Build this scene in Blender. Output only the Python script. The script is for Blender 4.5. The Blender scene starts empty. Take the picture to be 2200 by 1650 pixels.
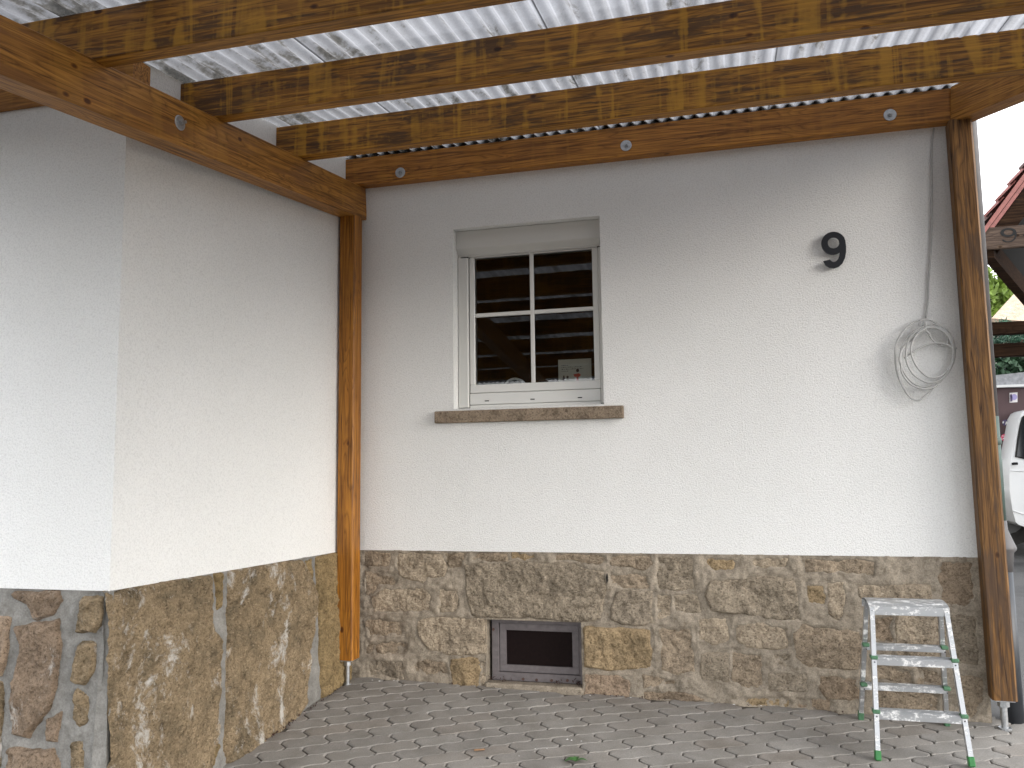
import bpy, math, random
import numpy as np
from mathutils import Matrix, Vector
random.seed(5)
rng = np.random.default_rng(5)
R_ = math.radians
S = bpy.context.scene
COL = S.collection

# ------------------------------------------------------------------ camera
EYE = 1.30                      # eye height above the ground at the foot of the wall
DW = 5.0                        # metres from the camera to the wall
F_PX, CX, CY = 1800.0, 1100.0, 825.0
yaw, pitch, roll = R_(-14.766), R_(6.018), R_(-0.735)
fwd = np.array([math.sin(yaw)*math.cos(pitch), math.cos(yaw)*math.cos(pitch), math.sin(pitch)])
rgt = np.array([math.cos(yaw), -math.sin(yaw), 0.0])
upv = np.cross(rgt, fwd)
r2 = rgt*math.cos(roll) + upv*math.sin(roll)
u2 = -rgt*math.sin(roll) + upv*math.cos(roll)
cam = bpy.data.cameras.new('camera')
camo = bpy.data.objects.new('camera', cam)
COL.objects.link(camo)
S.camera = camo
cam.sensor_width = 36.0
cam.lens = 36.0*F_PX/2200.0
cam.clip_start = 0.05
cam.clip_end = 3000.0
mw = Matrix.Identity(4)
for i in range(3):
    mw[i][0] = r2[i]; mw[i][1] = u2[i]; mw[i][2] = -fwd[i]
mw[0][3], mw[1][3], mw[2][3] = 0.0, -DW, EYE
camo.matrix_world = mw

# ------------------------------------------------------------------ world, sun, exposure
SUN_EL, SUN_AZ = R_(16), R_(110)          # azimuth clockwise from +y
W_ = bpy.data.worlds.new('World'); S.world = W_; W_.use_nodes = True
nt = W_.node_tree; nt.nodes.clear()
def N(t, ty, **k):
    n = t.nodes.new(ty)
    for a, b in k.items(): setattr(n, a, b)
    return n
out = N(nt, 'ShaderNodeOutputWorld'); bg = N(nt, 'ShaderNodeBackground')
sky = N(nt, 'ShaderNodeTexSky', sky_type='NISHITA', sun_disc=False, sun_elevation=SUN_EL, sun_rotation=SUN_AZ)
tc = N(nt, 'ShaderNodeTexCoord'); mp = N(nt, 'ShaderNodeMapping'); mp.inputs['Scale'].default_value = (1, 1, 2.2)
nz = N(nt, 'ShaderNodeTexNoise'); nz.inputs['Scale'].default_value = 2.6; nz.inputs['Detail'].default_value = 7; nz.inputs['Roughness'].default_value = .55
cr = N(nt, 'ShaderNodeValToRGB'); cr.color_ramp.elements[0].position = .30; cr.color_ramp.elements[1].position = .56
cr.color_ramp.elements[0].color = (.12, .12, .12, 1); cr.color_ramp.elements[1].color = (1, 1, 1, 1)
mx = N(nt, 'ShaderNodeMixRGB'); mx.inputs['Color2'].default_value = (9.6, 9.7, 10.0, 1)
L = nt.links.new
L(tc.outputs['Generated'], mp.inputs['Vector']); L(mp.outputs[0], nz.inputs['Vector']); L(nz.outputs['Fac'], cr.inputs[0])
L(cr.outputs[0], mx.inputs['Fac']); L(sky.outputs[0], mx.inputs['Color1']); L(mx.outputs[0], bg.inputs['Color'])
bg.inputs['Strength'].default_value = 0.12
L(bg.outputs[0], out.inputs[0])
sun = bpy.data.lights.new('sun', 'SUN'); sun.energy = .5; sun.angle = R_(24); sun.color = (1, .98, .955)
suno = bpy.data.objects.new('sun', sun); COL.objects.link(suno)
sd = Vector((math.sin(SUN_AZ)*math.cos(SUN_EL), math.cos(SUN_AZ)*math.cos(SUN_EL), math.sin(SUN_EL)))
suno.rotation_euler = (-sd).to_track_quat('-Z', 'Y').to_euler(); suno.location = (6, -8, 12)
S.view_settings.view_transform = 'Standard'; S.view_settings.look = 'None'
S.view_settings.gamma = 1; S.view_settings.use_curve_mapping = False
S.view_settings.exposure = 1.74
S.render.engine = 'CYCLES'
S.cycles.max_bounces = 10; S.cycles.diffuse_bounces = 7; S.cycles.glossy_bounces = 4
S.cycles.transparent_max_bounces = 8; S.cycles.use_denoising = True
S.cycles.caustics_reflective = False; S.cycles.caustics_refractive = False

# ------------------------------------------------------------------ geometry helpers
def ray(px, py):
    a, b = (px-CX)/F_PX, (py-CY)/F_PX
    v = r2*a - u2*b + fwd
    return v/v[1]
def at(px, py, Y):
    """the world point seen at a photo pixel on the plane Y metres in front of the camera"""
    v = ray(px, py)*Y
    return (v[0], Y-DW, v[2]+EYE)
def P(x, Y, z):                     # eye-relative to world
    return (x, Y-DW, z+EYE)
def topx(p):
    v = np.array([p[0], p[1]+DW, p[2]-EYE]); d = v@fwd
    return CX+F_PX*(v@r2)/d, CY-F_PX*(v@u2)/d
def sm(t): t = min(max(t, 0.), 1.); return t*t*(3-2*t)
def zg(x, Y):
    """ground height: the yard falls away from the wall and rises gently behind it"""
    c = .08 + .05*sm((-.8-x)/1.6)
    d = min(max(DW-Y, -9.0), 14.0)
    xx = min(max(x, -4), 4)
    return EYE-1.308-.017*xx-(c if d > 0 else .08)*d
WM = {}
def emp(name, loc, label=None, cat=None, group=None, parent=None):
    o = bpy.data.objects.new(name, None); o.empty_display_size = .1; COL.objects.link(o)
    place(o, parent, Matrix.Translation(loc)); tag(o, label, cat, group); return o
def place(o, parent, mat):
    WM[o.name] = mat.copy()
    if parent is not None:
        o.parent = parent; o.matrix_basis = WM[parent.name].inverted() @ mat
    else: o.matrix_basis = mat
def tag(o, label=None, cat=None, group=None, kind=None):
    if label: o['label'] = label
    if cat: o['category'] = cat
    if group: o['group'] = group
    if kind: o['kind'] = kind
    return o
def mesh(name, v, f, smooth=False):
    m = bpy.data.meshes.new(name); m.from_pydata([tuple(map(float, p)) for p in v], [], [tuple(map(int, q)) for q in f]); m.update()
    if smooth: m.polygons.foreach_set('use_smooth', [True]*len(m.polygons))
    return m
def obj(name, v, f, mat, parent=None, frame=None, smooth=False):
    """v in world coordinates unless a frame is given (then v is local to it)"""
    v = np.asarray(v, float)
    if frame is None:
        c = (v.min(0)+v.max(0))/2; frame = Matrix.Translation(c); v = v-c
    m = mesh(name, v, f, smooth)
    for q in (mat if isinstance(mat, (list, tuple)) else [mat]): m.materials.append(q)
    o = bpy.data.objects.new(name, m); COL.objects.link(o); place(o, parent, frame); return o
class MB:
    """collects shapes for ONE mesh"""
    def __init__(s): s.v = []; s.f = []
    def add(s, v, f):
        n = len(s.v); s.v += [tuple(p) for p in v]; s.f += [tuple(i+n for i in q) for q in f]; return s
    def box(s, a, b, M=None):
        x0, y0, z0 = a; x1, y1, z1 = b
        v = [(x0,y0,z0),(x1,y0,z0),(x1,y1,z0),(x0,y1,z0),(x0,y0,z1),(x1,y0,z1),(x1,y1,z1),(x0,y1,z1)]
        if M is not None: v = [tuple(M @ Vector(p)) for p in v]
        return s.add(v, [(0,3,2,1),(4,5,6,7),(0,1,5,4),(1,2,6,5),(2,3,7,6),(3,0,4,7)])
    def cbox(s, a, b, c=.003, M=None):
        """box with chamfered edges all round"""
        a = np.minimum(a, b).astype(float) if False else np.array(a, float); b = np.array(b, float)
        v = []; idx = {}
        for sx in (0, 1):
            for sy in (0, 1):
                for sz in (0, 1):
                    k = np.array([sx, sy, sz]); base = np.where(k == 0, a, b); d = np.where(k == 0, 1, -1)*c
                    for ax in range(3):
                        p = base.copy()
                        for j in range(3):
                            if j != ax: p[j] += d[j]
                        idx[(sx, sy, sz, ax)] = len(v); v.append(tuple(p))
        f = []
        for ax in range(3):
            o1, o2 = [j for j in range(3) if j != ax]
            for sgn in (0, 1):
                q = []
                for (p1, p2) in ((0,0),(1,0),(1,1),(0,1)):
                    k = [0,0,0]; k[ax] = sgn; k[o1] = p1; k[o2] = p2; q.append(idx[(*k, ax)])
                f.append(q)
        for ax in range(3):
            o1, o2 = [j for j in range(3) if j != ax]
            for s1 in (0, 1):
                for s2 in (0, 1):
                    k0 = [0,0,0]; k1 = [0,0,0]
                    for kk, e in ((k0, 0), (k1, 1)): kk[ax] = e; kk[o1] = s1; kk[o2] = s2
                    f.append([idx[(*k0, o1)], idx[(*k1, o1)], idx[(*k1, o2)], idx[(*k0, o2)]])
        for sx in (0, 1):
            for sy in (0, 1):
                for sz in (0, 1): f.append([idx[(sx,sy,sz,j)] for j in range(3)])
        if M is not None: v = [tuple(M @ Vector(p)) for p in v]
        ctr = np.mean(v, 0); g = []
        for q in f:
            p = np.array([v[i] for i in q]); n = np.cross(p[1]-p[0], p[2]-p[0])
            g.append(q if n@(p.mean(0)-ctr) > 0 else q[::-1])
        return s.add(v, g)
    def tube(s, pts, r, n=8, cap=True, rr=None):
        pts = [Vector(p) for p in pts]; k0 = len(s.v); nrm = None
        for i, p in enumerate(pts):
            t = (pts[min(i+1, len(pts)-1)]-pts[max(i-1, 0)]).normalized()
            if nrm is None: nrm = t.orthogonal().normalized()
            nrm = (nrm-t*nrm.dot(t)).normalized(); b = t.cross(nrm)
            q = r if rr is None else rr[i]
            for j in range(n):
                a = 2*math.pi*j/n; s.v.append(tuple(p+(nrm*math.cos(a)+b*math.sin(a))*q))
        for i in range(len(pts)-1):
            for j in range(n):
                a, b_ = k0+i*n+j, k0+i*n+(j+1) % n
                s.f.append((a, b_, b_+n, a+n))
        if cap:
            s.f.append(tuple(k0+j for j in range(n))[::-1]); e = k0+(len(pts)-1)*n; s.f.append(tuple(e+j for j in range(n)))
        return s
    def prism(s, poly, d):
        """planar polygon (world points) pushed along vector d"""
        n = len(poly); d = np.array(d)
        v = [tuple(p) for p in poly]+[tuple(np.array(p)+d) for p in poly]
        return s.add(v, [tuple(range(n)), tuple(range(2*n-1, n-1, -1))]+[(i, i+n, (i+1) % n+n, (i+1) % n) for i in range(n)])
    def build(s, name, mat, parent=None, smooth=False, frame=None):
        return obj(name, s.v, s.f, mat, parent, frame, smooth)

# numpy value noise
_perm = np.random.default_rng(11).random((256, 256))
def vn(x, y, s=0):
    x = x+s*17.3; y = y+s*9.7
    xi = np.floor(x).astype(int); yi = np.floor(y).astype(int); fx = x-xi; fy = y-yi
    fx = fx*fx*(3-2*fx); fy = fy*fy*(3-2*fy)
    g = lambda a, b: _perm[a % 256, b % 256]
    return (g(xi, yi)*(1-fx)+g(xi+1, yi)*fx)*(1-fy)+(g(xi, yi+1)*(1-fx)+g(xi+1, yi+1)*fx)*fy-.5
def fbm(x, y, o=4, s=0, g=.5):
    r = 0; a = 1
    for i in range(o): r = r+a*vn(x*2**i, y*2**i, s+i*3); a *= g
    return r

# ------------------------------------------------------------------ materials
def newmat(name):
    m = bpy.data.materials.new(name); m.use_nodes = True; t = m.node_tree
    return m, t, t.nodes['Principled BSDF']
def ramp(t, src, stops):
    r = N(t, 'ShaderNodeValToRGB'); e = r.color_ramp.elements
    while len(e) < len(stops): e.new(.5)
    for q, (p, c) in zip(e, stops): q.position = p; q.color = (*c, 1) if len(c) == 3 else c
    t.links.new(src, r.inputs[0]); return r.outputs[0]
def coords(t, scale=(1, 1, 1), rnd=True, kind='Object', rot=(0, 0, 0)):
    c = N(t, 'ShaderNodeTexCoord'); m = N(t, 'ShaderNodeMapping'); m.inputs['Scale'].default_value = scale; m.inputs['Rotation'].default_value = rot
    src = c.outputs[kind]
    if rnd:
        oi = N(t, 'ShaderNodeObjectInfo'); mul = N(t, 'ShaderNodeMath', operation='MULTIPLY'); mul.inputs[1].default_value = 37.0
        t.links.new(oi.outputs['Random'], mul.inputs[0]); add = N(t, 'ShaderNodeVectorMath', operation='ADD')
        t.links.new(src, add.inputs[0]); t.links.new(mul.outputs[0], add.inputs[1]); src = add.outputs[0]
    t.links.new(src, m.inputs['Vector']); return m.outputs[0]
def noise(t, vec, sc, det=4, ro=.5, dist=0):
    n = N(t, 'ShaderNodeTexNoise'); n.inputs['Scale'].default_value = sc; n.inputs['Detail'].default_value = det
    n.inputs['Roughness'].default_value = ro; n.inputs['Distortion'].default_value = dist; t.links.new(vec, n.inputs['Vector']); return n.outputs['Fac']
def mix(t, fac, a, b, mode='MIX'):
    m = N(t, 'ShaderNodeMixRGB', blend_type=mode)
    for s, k in ((fac, 'Fac'), (a, 'Color1'), (b, 'Color2')):
        if isinstance(s, bpy.types.NodeSocket): t.links.new(s, m.inputs[k])
        elif k == 'Fac': m.inputs[k].default_value = s
        else: m.inputs[k].default_value = (*s, 1)
    return m.outputs[0]
def math_(t, op, a, b=0.0):
    m = N(t, 'ShaderNodeMath', operation=op)
    for i, s in enumerate((a, b)):
        if isinstance(s, bpy.types.NodeSocket): t.links.new(s, m.inputs[i])
        else: m.inputs[i].default_value = s
    return m.outputs[0]
def bump(t, p, h, strength, dist, prev=None):
    b = N(t, 'ShaderNodeBump'); b.inputs['Strength'].default_value = strength; b.inputs['Distance'].default_value = dist
    t.links.new(h, b.inputs['Height'])
    if prev is not None: t.links.new(prev, b.inputs['Normal'])
    t.links.new(b.outputs[0], p.inputs['Normal']); return b.outputs[0]
def flat(name, c, rough=.6, metal=0.0, spec=.5, n=0.0, nsc=20):
    m, t, p = newmat(name); p.inputs['Roughness'].default_value = rough; p.inputs['Metallic'].default_value = metal
    p.inputs['Specular IOR Level'].default_value = spec
    if n:
        v = coords(t); f = noise(t, v, nsc, 5, .6)
        col = ramp(t, f, [(.25, tuple(x*(1-n) for x in c)), (.75, tuple(min(1, x*(1+n)) for x in c))]); t.links.new(col, p.inputs['Base Color'])
    else: p.inputs['Base Color'].default_value = (*c, 1)
    return m

def plaster():
    m, t, p = newmat('white_plaster'); v = coords(t, rnd=False)
    a = noise(t, v, 118, 2, .6, .4); b = noise(t, v, 260, 2, .5); big = noise(t, v, 1.3, 4, .55)
    col = ramp(t, big, [(.3, (.80, .805, .79)), (.7, (.84, .842, .83))])
    cav = ramp(t, a, [(.3, (.86, .86, .86)), (.55, (1, 1, 1))])
    t.links.new(mix(t, 1.0, col, cav, 'MULTIPLY'), p.inputs['Base Color'])
    h = math_(t, 'ADD', a, math_(t, 'MULTIPLY', b, .35))
    bump(t, p, h, .75, .006); p.inputs['Roughness'].default_value = .92; p.inputs['Specular IOR Level'].default_value = .25
    return m
def wood(name, light, mid, dark, weather=.5, drip=.5, lam=0.0, crack=0.0, rough=.5, spec=.3):
    m, t, p = newmat(name)
    vg = coords(t, (2.4, 58, 58)); g = noise(t, vg, 1.0, 6, .66, .8)
    vr = coords(t, (.9, 9, 9)); rr = noise(t, vr, 1.0, 2, .5, .4)
    ring = math_(t, 'FRACT', math_(t, 'MULTIPLY', rr, 17.0))
    ring = ramp(t, ring, [(0, (.55, .52, .48)), (.14, (.86, .86, .84)), (.75, (1.06, 1.06, 1.04)), (1, (.62, .60, .56))])
    col = ramp(t, g, [(.30, tuple(x*.8 for x in mid)), (.44, mid), (.60, light)])
    col = mix(t, 1.0, col, ring, 'MULTIPLY')
    fl_ = noise(t, coords(t, (2.2, 105, 105)), 1.0, 3, .55, .3)
    col = mix(t, 1.0, col, ramp(t, fl_, [(.38, (.55, .50, .45)), (.46, (1.04, 1.04, 1.04)), (.66, (1.18, 1.18, 1.12))]), 'MULTIPLY')
    tn = N(t, 'ShaderNodeTexCoord'); sn = N(t, 'ShaderNodeSeparateXYZ'); t.links.new(tn.outputs['Normal'], sn.inputs[0]); side = math_(t, 'ABSOLUTE', sn.outputs['Y'])
    if weather:
        vw = coords(t, (2.2, 11, 8)); w = noise(t, vw, 1.2, 4, .6, .2)
        vw2 = coords(t, (3.2, 62, 62)); w2 = noise(t, vw2, 1.0, 4, .62)
        ws = math_(t, 'ADD', math_(t, 'MULTIPLY', w, .52), math_(t, 'MULTIPLY', w2, .48))
        k = .585-.135*weather
        fac = ramp(t, ws, [(k, (0, 0, 0)), (k+.07, (1, 1, 1))])
        col = mix(t, math_(t, 'MULTIPLY', math_(t, 'MULTIPLY', fac, .85), side if weather > .3 and not crack else .95), col, mix(t, g, dark, tuple(x*1.9 for x in dark)))
    if drip:
        vd = coords(t, (9, .6, .9)); d = noise(t, vd, 1.0, 3, .55, 1.2)
        vd2 = coords(t, (10, 40, 40)); d2 = noise(t, vd2, 1.0, 3, .5)
        ds = math_(t, 'ADD', math_(t, 'MULTIPLY', d, .74), math_(t, 'MULTIPLY', d2, .26))
        fac = ramp(t, ds, [(.505, (0, 0, 0)), (.60, (1, 1, 1))])
        col = mix(t, math_(t, 'MULTIPLY', math_(t, 'MULTIPLY', fac, .62*drip), side), col, (light[0]*1.25, light[1]*1.35, light[2]*1.0))
    if lam:
        sp = N(t, 'ShaderNodeSeparateXYZ'); c = N(t, 'ShaderNodeTexCoord'); t.links.new(c.outputs['Object'], sp.inputs[0])
        fl = math_(t, 'FLOOR', math_(t, 'MULTIPLY', sp.outputs['Z'], 1/.042)); wn = N(t, 'ShaderNodeTexWhiteNoise', noise_dimensions='1D')
        t.links.new(fl, wn.inputs['W']); lc = ramp(t, wn.outputs['Value'], [(0, (1-lam, 1-lam*1.3, 1-lam*1.2)), (1, (1.06, 1.05, 1.0))])
        col = mix(t, 1.0, col, lc, 'MULTIPLY')
    vk = coords(t, (1, 1.7, 1.7)); vo = N(t, 'ShaderNodeTexVoronoi'); vo.inputs['Scale'].default_value = 3.6; t.links.new(vk, vo.inputs['Vector'])
    kn = ramp(t, vo.outputs['Distance'], [(.045, (.24, .17, .13)), (.065, (.60, .50, .38)), (.085, (1.12, 1.1, 1.0)), (.12, (1, 1, 1))])
    col = mix(t, 1.0, col, kn, 'MULTIPLY')
    if crack:
        vc = coords(t, (.35, 12, 12)); cn = noise(t, vc, 1.0, 3, .4, .2)
        cf = ramp(t, cn, [(.492, (1, 1, 1)), (.5, (.2, .15, .12)), (.508, (1, 1, 1))])
        col = mix(t, crack, col, mix(t, 1.0, col, cf, 'MULTIPLY'))
    t.links.new(col, p.inputs['Base Color']); p.inputs['Roughness'].default_value = rough
    p.inputs['Specular IOR Level'].default_value = spec
    bump(t, p, g, .45, .003); return m
def stone(name, c, white=.0, alt=None, marks=.5):
    c = (c[0]*1.14, c[1]*1.06, c[2]*.97); m, t, p = newmat(name); v = coords(t)
    a = noise(t, v, 7, 6, .65); b = noise(t, v, 95, 5, .75); c3 = noise(t, v, 22, 5, .7, .5)
    alt = alt or tuple(x*.70 for x in c)
    col = ramp(t, a, [(.32, alt), (.5, c), (.72, tuple(min(1, x*1.22) for x in c))])
    spk = ramp(t, b, [(.36, (.40, .38, .35)), (.47, (.92, .92, .92)), (.64, (1.12, 1.12, 1.12)), (.76, (1.5, 1.5, 1.48))])
    col = mix(t, 1.0, col, spk, 'MULTIPLY')
    dk = ramp(t, c3, [(.34, (.46, .44, .42)), (.50, (1, 1, 1))]); col = mix(t, .75, col, mix(t, 1.0, col, dk, 'MULTIPLY'))
    if marks:
        vm = coords(t, (30, 30, 75), rot=(0, R_(28), 0)); mk = noise(t, vm, 1.6, 2, .5, .6)
        mf = ramp(t, mk, [(.60, (0, 0, 0)), (.70, (1, 1, 1))]); col = mix(t, math_(t, 'MULTIPLY', mf, marks*.7), col, tuple(min(1, x*1.75+.06) for x in c))
    if white:
        vw = coords(t, (1, 1, .6), rot=(R_(35), R_(30), 0)); w = noise(t, vw, 5.5, 9, .78, .5)
        wf = ramp(t, w, [(.66-.10*white, (0, 0, 0)), (.75-.10*white, (1, 1, 1))]); col = mix(t, math_(t, 'MULTIPLY', wf, .85), col, (.62, .60, .56))
    t.links.new(col, p.inputs['Base Color']); p.inputs['Roughness'].default_value = .95; p.inputs['Specular IOR Level'].default_value = .2
    q = bump(t, p, b, 1.0, .010); bump(t, p, c3, .8, .022, q)
    return m
def mortar(name, c, rough_=1.0):
    m, t, p = newmat(name); v = coords(t, rnd=False)
    a = noise(t, v, 5, 6, .6); b = noise(t, v, 120, 4, .65); d = noise(t, v, 18, 6, .65)
    col = ramp(t, a, [(.3, tuple(x*.78 for x in c)), (.7, tuple(min(1, x*1.12) for x in c))])
    col = mix(t, .8*rough_, col, mix(t, 1.0, col, ramp(t, d, [(.32, (.5, .48, .45)), (.52, (1, 1, 1)), (.7, (1.2, 1.2, 1.2))]), 'MULTIPLY'))
    col = mix(t, rough_, col, mix(t, 1.0, col, ramp(t, b, [(.3, (.68, .66, .62)), (.55, (1, 1, 1)), (.75, (1.25, 1.25, 1.25))]), 'MULTIPLY'))
    t.links.new(col, p.inputs['Base Color']); p.inputs['Roughness'].default_value = .95; p.inputs['Specular IOR Level'].default_value = .2
    q = bump(t, p, b, .5*rough_+.05, .004); bump(t, p, d, .5*rough_, .01, q); return m
def paver_mat():
    m, t, p = newmat('grey_paving_concrete'); v = coords(t); oi = N(t, 'ShaderNodeObjectInfo')
    base = ramp(t, oi.outputs['Random'], [(0, (.245, .230, .212)), (.35, (.262, .248, .228)), (.7, (.275, .260, .240)), (1, (.258, .236, .212))])
    a = noise(t, v, 4, 5, .6); b = noise(t, v, 160, 3, .6)
    col = mix(t, 1.0, base, ramp(t, a, [(.3, (.84, .83, .81)), (.7, (1.12, 1.12, 1.12))]), 'MULTIPLY')
    ge = N(t, 'ShaderNodeNewGeometry'); dn = noise(t, ge.outputs['Position'], 2.2, 6, .65, .4)
    col = mix(t, 1.0, col, ramp(t, dn, [(.32, (.80, .78, .75)), (.5, (1, 1, 1)), (.66, (1.16, 1.15, 1.14))]), 'MULTIPLY')
    dl = noise(t, ge.outputs['Position'], 14, 4, .6); col = mix(t, ramp(t, dl, [(.66, (0, 0, 0)), (.76, (.5, .5, .5))]), col, (.40, .39, .37))
    col = mix(t, 1.0, col, ramp(t, b, [(.3, (.80, .80, .80)), (.7, (1.12, 1.12, 1.12))]), 'MULTIPLY')
    t.links.new(col, p.inputs['Base Color']); p.inputs['Roughness'].default_value = .9; p.inputs['Specular IOR Level'].default_value = .3
    bump(t, p, b, .35, .002); return m
def sheet_mat():
    m = bpy.data.materials.new('translucent_corrugated_sheet'); m.use_nodes = True; t = m.node_tree; t.nodes.clear()
    o = N(t, 'ShaderNodeOutputMaterial'); tr = N(t, 'ShaderNodeBsdfTranslucent'); df = N(t, 'ShaderNodeBsdfDiffuse')
    tp = N(t, 'ShaderNodeBsdfTransparent'); m1 = N(t, 'ShaderNodeMixShader'); m2 = N(t, 'ShaderNodeMixShader')
    v = coords(t, rnd=False); vs = coords(t, (7, 1.5, 1), rnd=False); a = noise(t, vs, 1.8, 5, .6, .2); b = noise(t, v, 30, 5, .7)
    c = math_(t, 'ADD', math_(t, 'MULTIPLY', a, .8), math_(t, 'MULTIPLY', b, .2))
    # algae and soot lie where they have settled: the western edge of the roof is the dirtiest
    sp = N(t, 'ShaderNodeSeparateXYZ'); tcn = N(t, 'ShaderNodeTexCoord'); t.links.new(tcn.outputs['Object'], sp.inputs[0])
    left = math_(t, 'MULTIPLY', math_(t, 'SUBTRACT', -.5, sp.outputs['X']), .035)
    c = math_(t, 'SUBTRACT', c, math_(t, 'MAXIMUM', left, -.03))
    col = ramp(t, c, [(.31, (.016, .014, .011)), (.375, (.090, .083, .074)), (.44, (.225, .225, .233)), (.6, (.285, .288, .302))])
    fine = noise(t, coords(t, (1, 1, 1), rnd=False), 170, 1, .5)
    col = mix(t, 1.0, col, ramp(t, fine, [(.35, (.90, .90, .90)), (.6, (1, 1, 1))]), 'MULTIPLY')
    sn = math_(t, 'SINE', math_(t, 'ADD', math_(t, 'MULTIPLY', sp.outputs['X'], 2*math.pi/.0762), -.6))   # corrugation shading painted in: one flank dark, the other with a bright line
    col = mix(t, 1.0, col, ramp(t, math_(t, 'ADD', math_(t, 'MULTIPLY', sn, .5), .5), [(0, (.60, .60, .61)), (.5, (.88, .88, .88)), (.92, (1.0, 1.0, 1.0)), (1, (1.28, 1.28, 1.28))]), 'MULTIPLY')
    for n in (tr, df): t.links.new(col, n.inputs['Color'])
    m1.inputs[0].default_value = .30; t.links.new(tr.outputs[0], m1.inputs[1]); t.links.new(df.outputs[0], m1.inputs[2])
    m2.inputs[0].default_value = .04; t.links.new(m1.outputs[0], m2.inputs[1]); t.links.new(tp.outputs[0], m2.inputs[2])
    t.links.new(m2.outputs[0], o.inputs[0]); return m
def glass_mat(name, k=1.7, tint=(.75, .77, .77)):
    m = bpy.data.materials.new(name); m.use_nodes = True; t = m.node_tree; t.nodes.clear()
    o = N(t, 'ShaderNodeOutputMaterial'); g = N(t, 'ShaderNodeBsdfGlossy'); g.inputs['Roughness'].default_value = .012
    tp = N(t, 'ShaderNodeBsdfTransparent'); tp.inputs[0].default_value = (*tint, 1); mm = N(t, 'ShaderNodeMixShader'); fr = N(t, 'ShaderNodeFresnel'); fr.inputs[0].default_value = 1.52
    t.links.new(math_(t, 'MULTIPLY', fr.outputs[0], k), mm.inputs[0]); t.links.new(tp.outputs[0], mm.inputs[1]); t.links.new(g.outputs[0], mm.inputs[2]); t.links.new(mm.outputs[0], o.inputs[0])
    b = N(t, 'ShaderNodeBump'); b.inputs['Strength'].default_value = .03; b.inputs['Distance'].default_value = .01
    v = coords(t, rnd=False); t.links.new(noise(t, v, 3, 1), b.inputs['Height']); t.links.new(b.outputs[0], g.inputs['Normal']); return m
def alu_mat():
    m, t, p = newmat('paint_stained_aluminium'); v = coords(t, (1, 2.2, 2.2)); a = noise(t, v, 14, 7, .7, .5); b = noise(t, coords(t), 90, 4, .7)
    s = math_(t, 'ADD', math_(t, 'MULTIPLY', a, .7), math_(t, 'MULTIPLY', b, .3))
    f = ramp(t, s, [(.525, (0, 0, 0)), (.575, (1, 1, 1))])
    t.links.new(mix(t, f, (.40, .41, .42), (.72, .72, .71)), p.inputs['Base Color'])
    t.links.new(ramp(t, f, [(0, (.75, .75, .75)), (1, (0, 0, 0))]), p.inputs['Metallic'])
    t.links.new(ramp(t, f, [(0, (.38, .38, .38)), (1, (.75, .75, .75))]), p.inputs['Roughness']); bump(t, p, s, .2, .002); return m

PLASTER = plaster()
W_POST = wood('orange_stained_spruce', (.40, .168, .024), (.29, .112, .015), (.11, .052, .018), weather=.12, drip=.15, rough=.45)
W_BEAM = wood('brown_stained_beam', (.43, .200, .042), (.30, .130, .026), (.16, .070, .020), weather=.42, drip=.3, rough=.48)
W_LEDG = wood('brown_stained_glulam', (.48, .215, .040), (.33, .140, .026), (.17, .074, .020), weather=.22, drip=.25, lam=.18, rough=.48)
W_RAFT = wood('weathered_stained_rafter', (.46, .220, .030), (.28, .125, .020), (.055, .028, .011), weather=.66, drip=1.0, lam=.12, rough=.5)
W_POSTR = wood('weathered_brown_post', (.215, .108, .034), (.135, .065, .021), (.05, .029, .017), weather=.55, drip=0, crack=1.0, rough=.55)
W_DARK = wood('dark_old_timber', (.034, .018, .010), (.019, .010, .006), (.008, .005, .004), weather=.5, drip=0, crack=.8, rough=.9, spec=.08)
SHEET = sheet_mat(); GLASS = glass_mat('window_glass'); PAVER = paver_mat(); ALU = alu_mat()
PVC = flat('white_window_plastic', (.70, .70, .675), .35, n=.02, nsc=3)
PVC_G = flat('light_grey_shutter_plastic', (.62, .62, .595), .4, n=.02, nsc=3)
m_, t_m, p_m = newmat('dusty_dark_mesh'); vv_ = coords(t_m, rnd=False)
t_m.links.new(mix(t_m, ramp(t_m, noise(t_m, vv_, 75, 2, .5), [(.70, (0, 0, 0)), (.76, (1, 1, 1))]), ramp(t_m, noise(t_m, vv_, 6, 4), [(.3, (.010, .005, .005)), (.7, (.024, .013, .012))]), (.22, .20, .18)), p_m.inputs['Base Color'])
p_m.inputs['Roughness'].default_value = .85; DARKIN = m_
m_, t_m, p_m = newmat('weathered_steel'); vv_ = coords(t_m, rnd=False); a_ = noise(t_m, vv_, 9, 7, .7)
t_m.links.new(mix(t_m, ramp(t_m, noise(t_m, vv_, 38, 5, .7), [(.60, (0, 0, 0)), (.70, (.85, .85, .85))]), ramp(t_m, a_, [(.3, (.085, .075, .078)), (.55, (.15, .135, .138)), (.75, (.22, .20, .20))]), (.075, .035, .028)), p_m.inputs['Base Color'])
p_m.inputs['Roughness'].default_value = .8; bump(t_m, p_m, a_, .3, .003); STEELW = m_
BLACK = flat('black_gasket', (.006, .006, .006), .6, spec=.2)
NUM = flat('anthracite_powder_coat', (.010, .012, .017), .42)
ZINC = flat('galvanised_steel', (.42, .43, .44), .42, .85, n=.25, nsc=60)
GREEN = flat('green_plastic', (.018, .17, .035), .4, n=.15, nsc=40)
GREENP = flat('faded_green_plastic', (.07, .17, .09), .55, n=.35, nsc=60)
SILL = stone('brown_sandstone_sill', (.300, .255, .205), marks=.2)
CABLE = flat('light_grey_cable', (.44, .44, .43), .5, n=.12, nsc=60)
RUST = flat('rusty_brown_dust', (.10, .055, .045), .9, n=.5, nsc=40)
STEELW = flat('dusty_purple_grey_steel', (.145, .128, .130), .75, n=.22, nsc=35)
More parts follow.
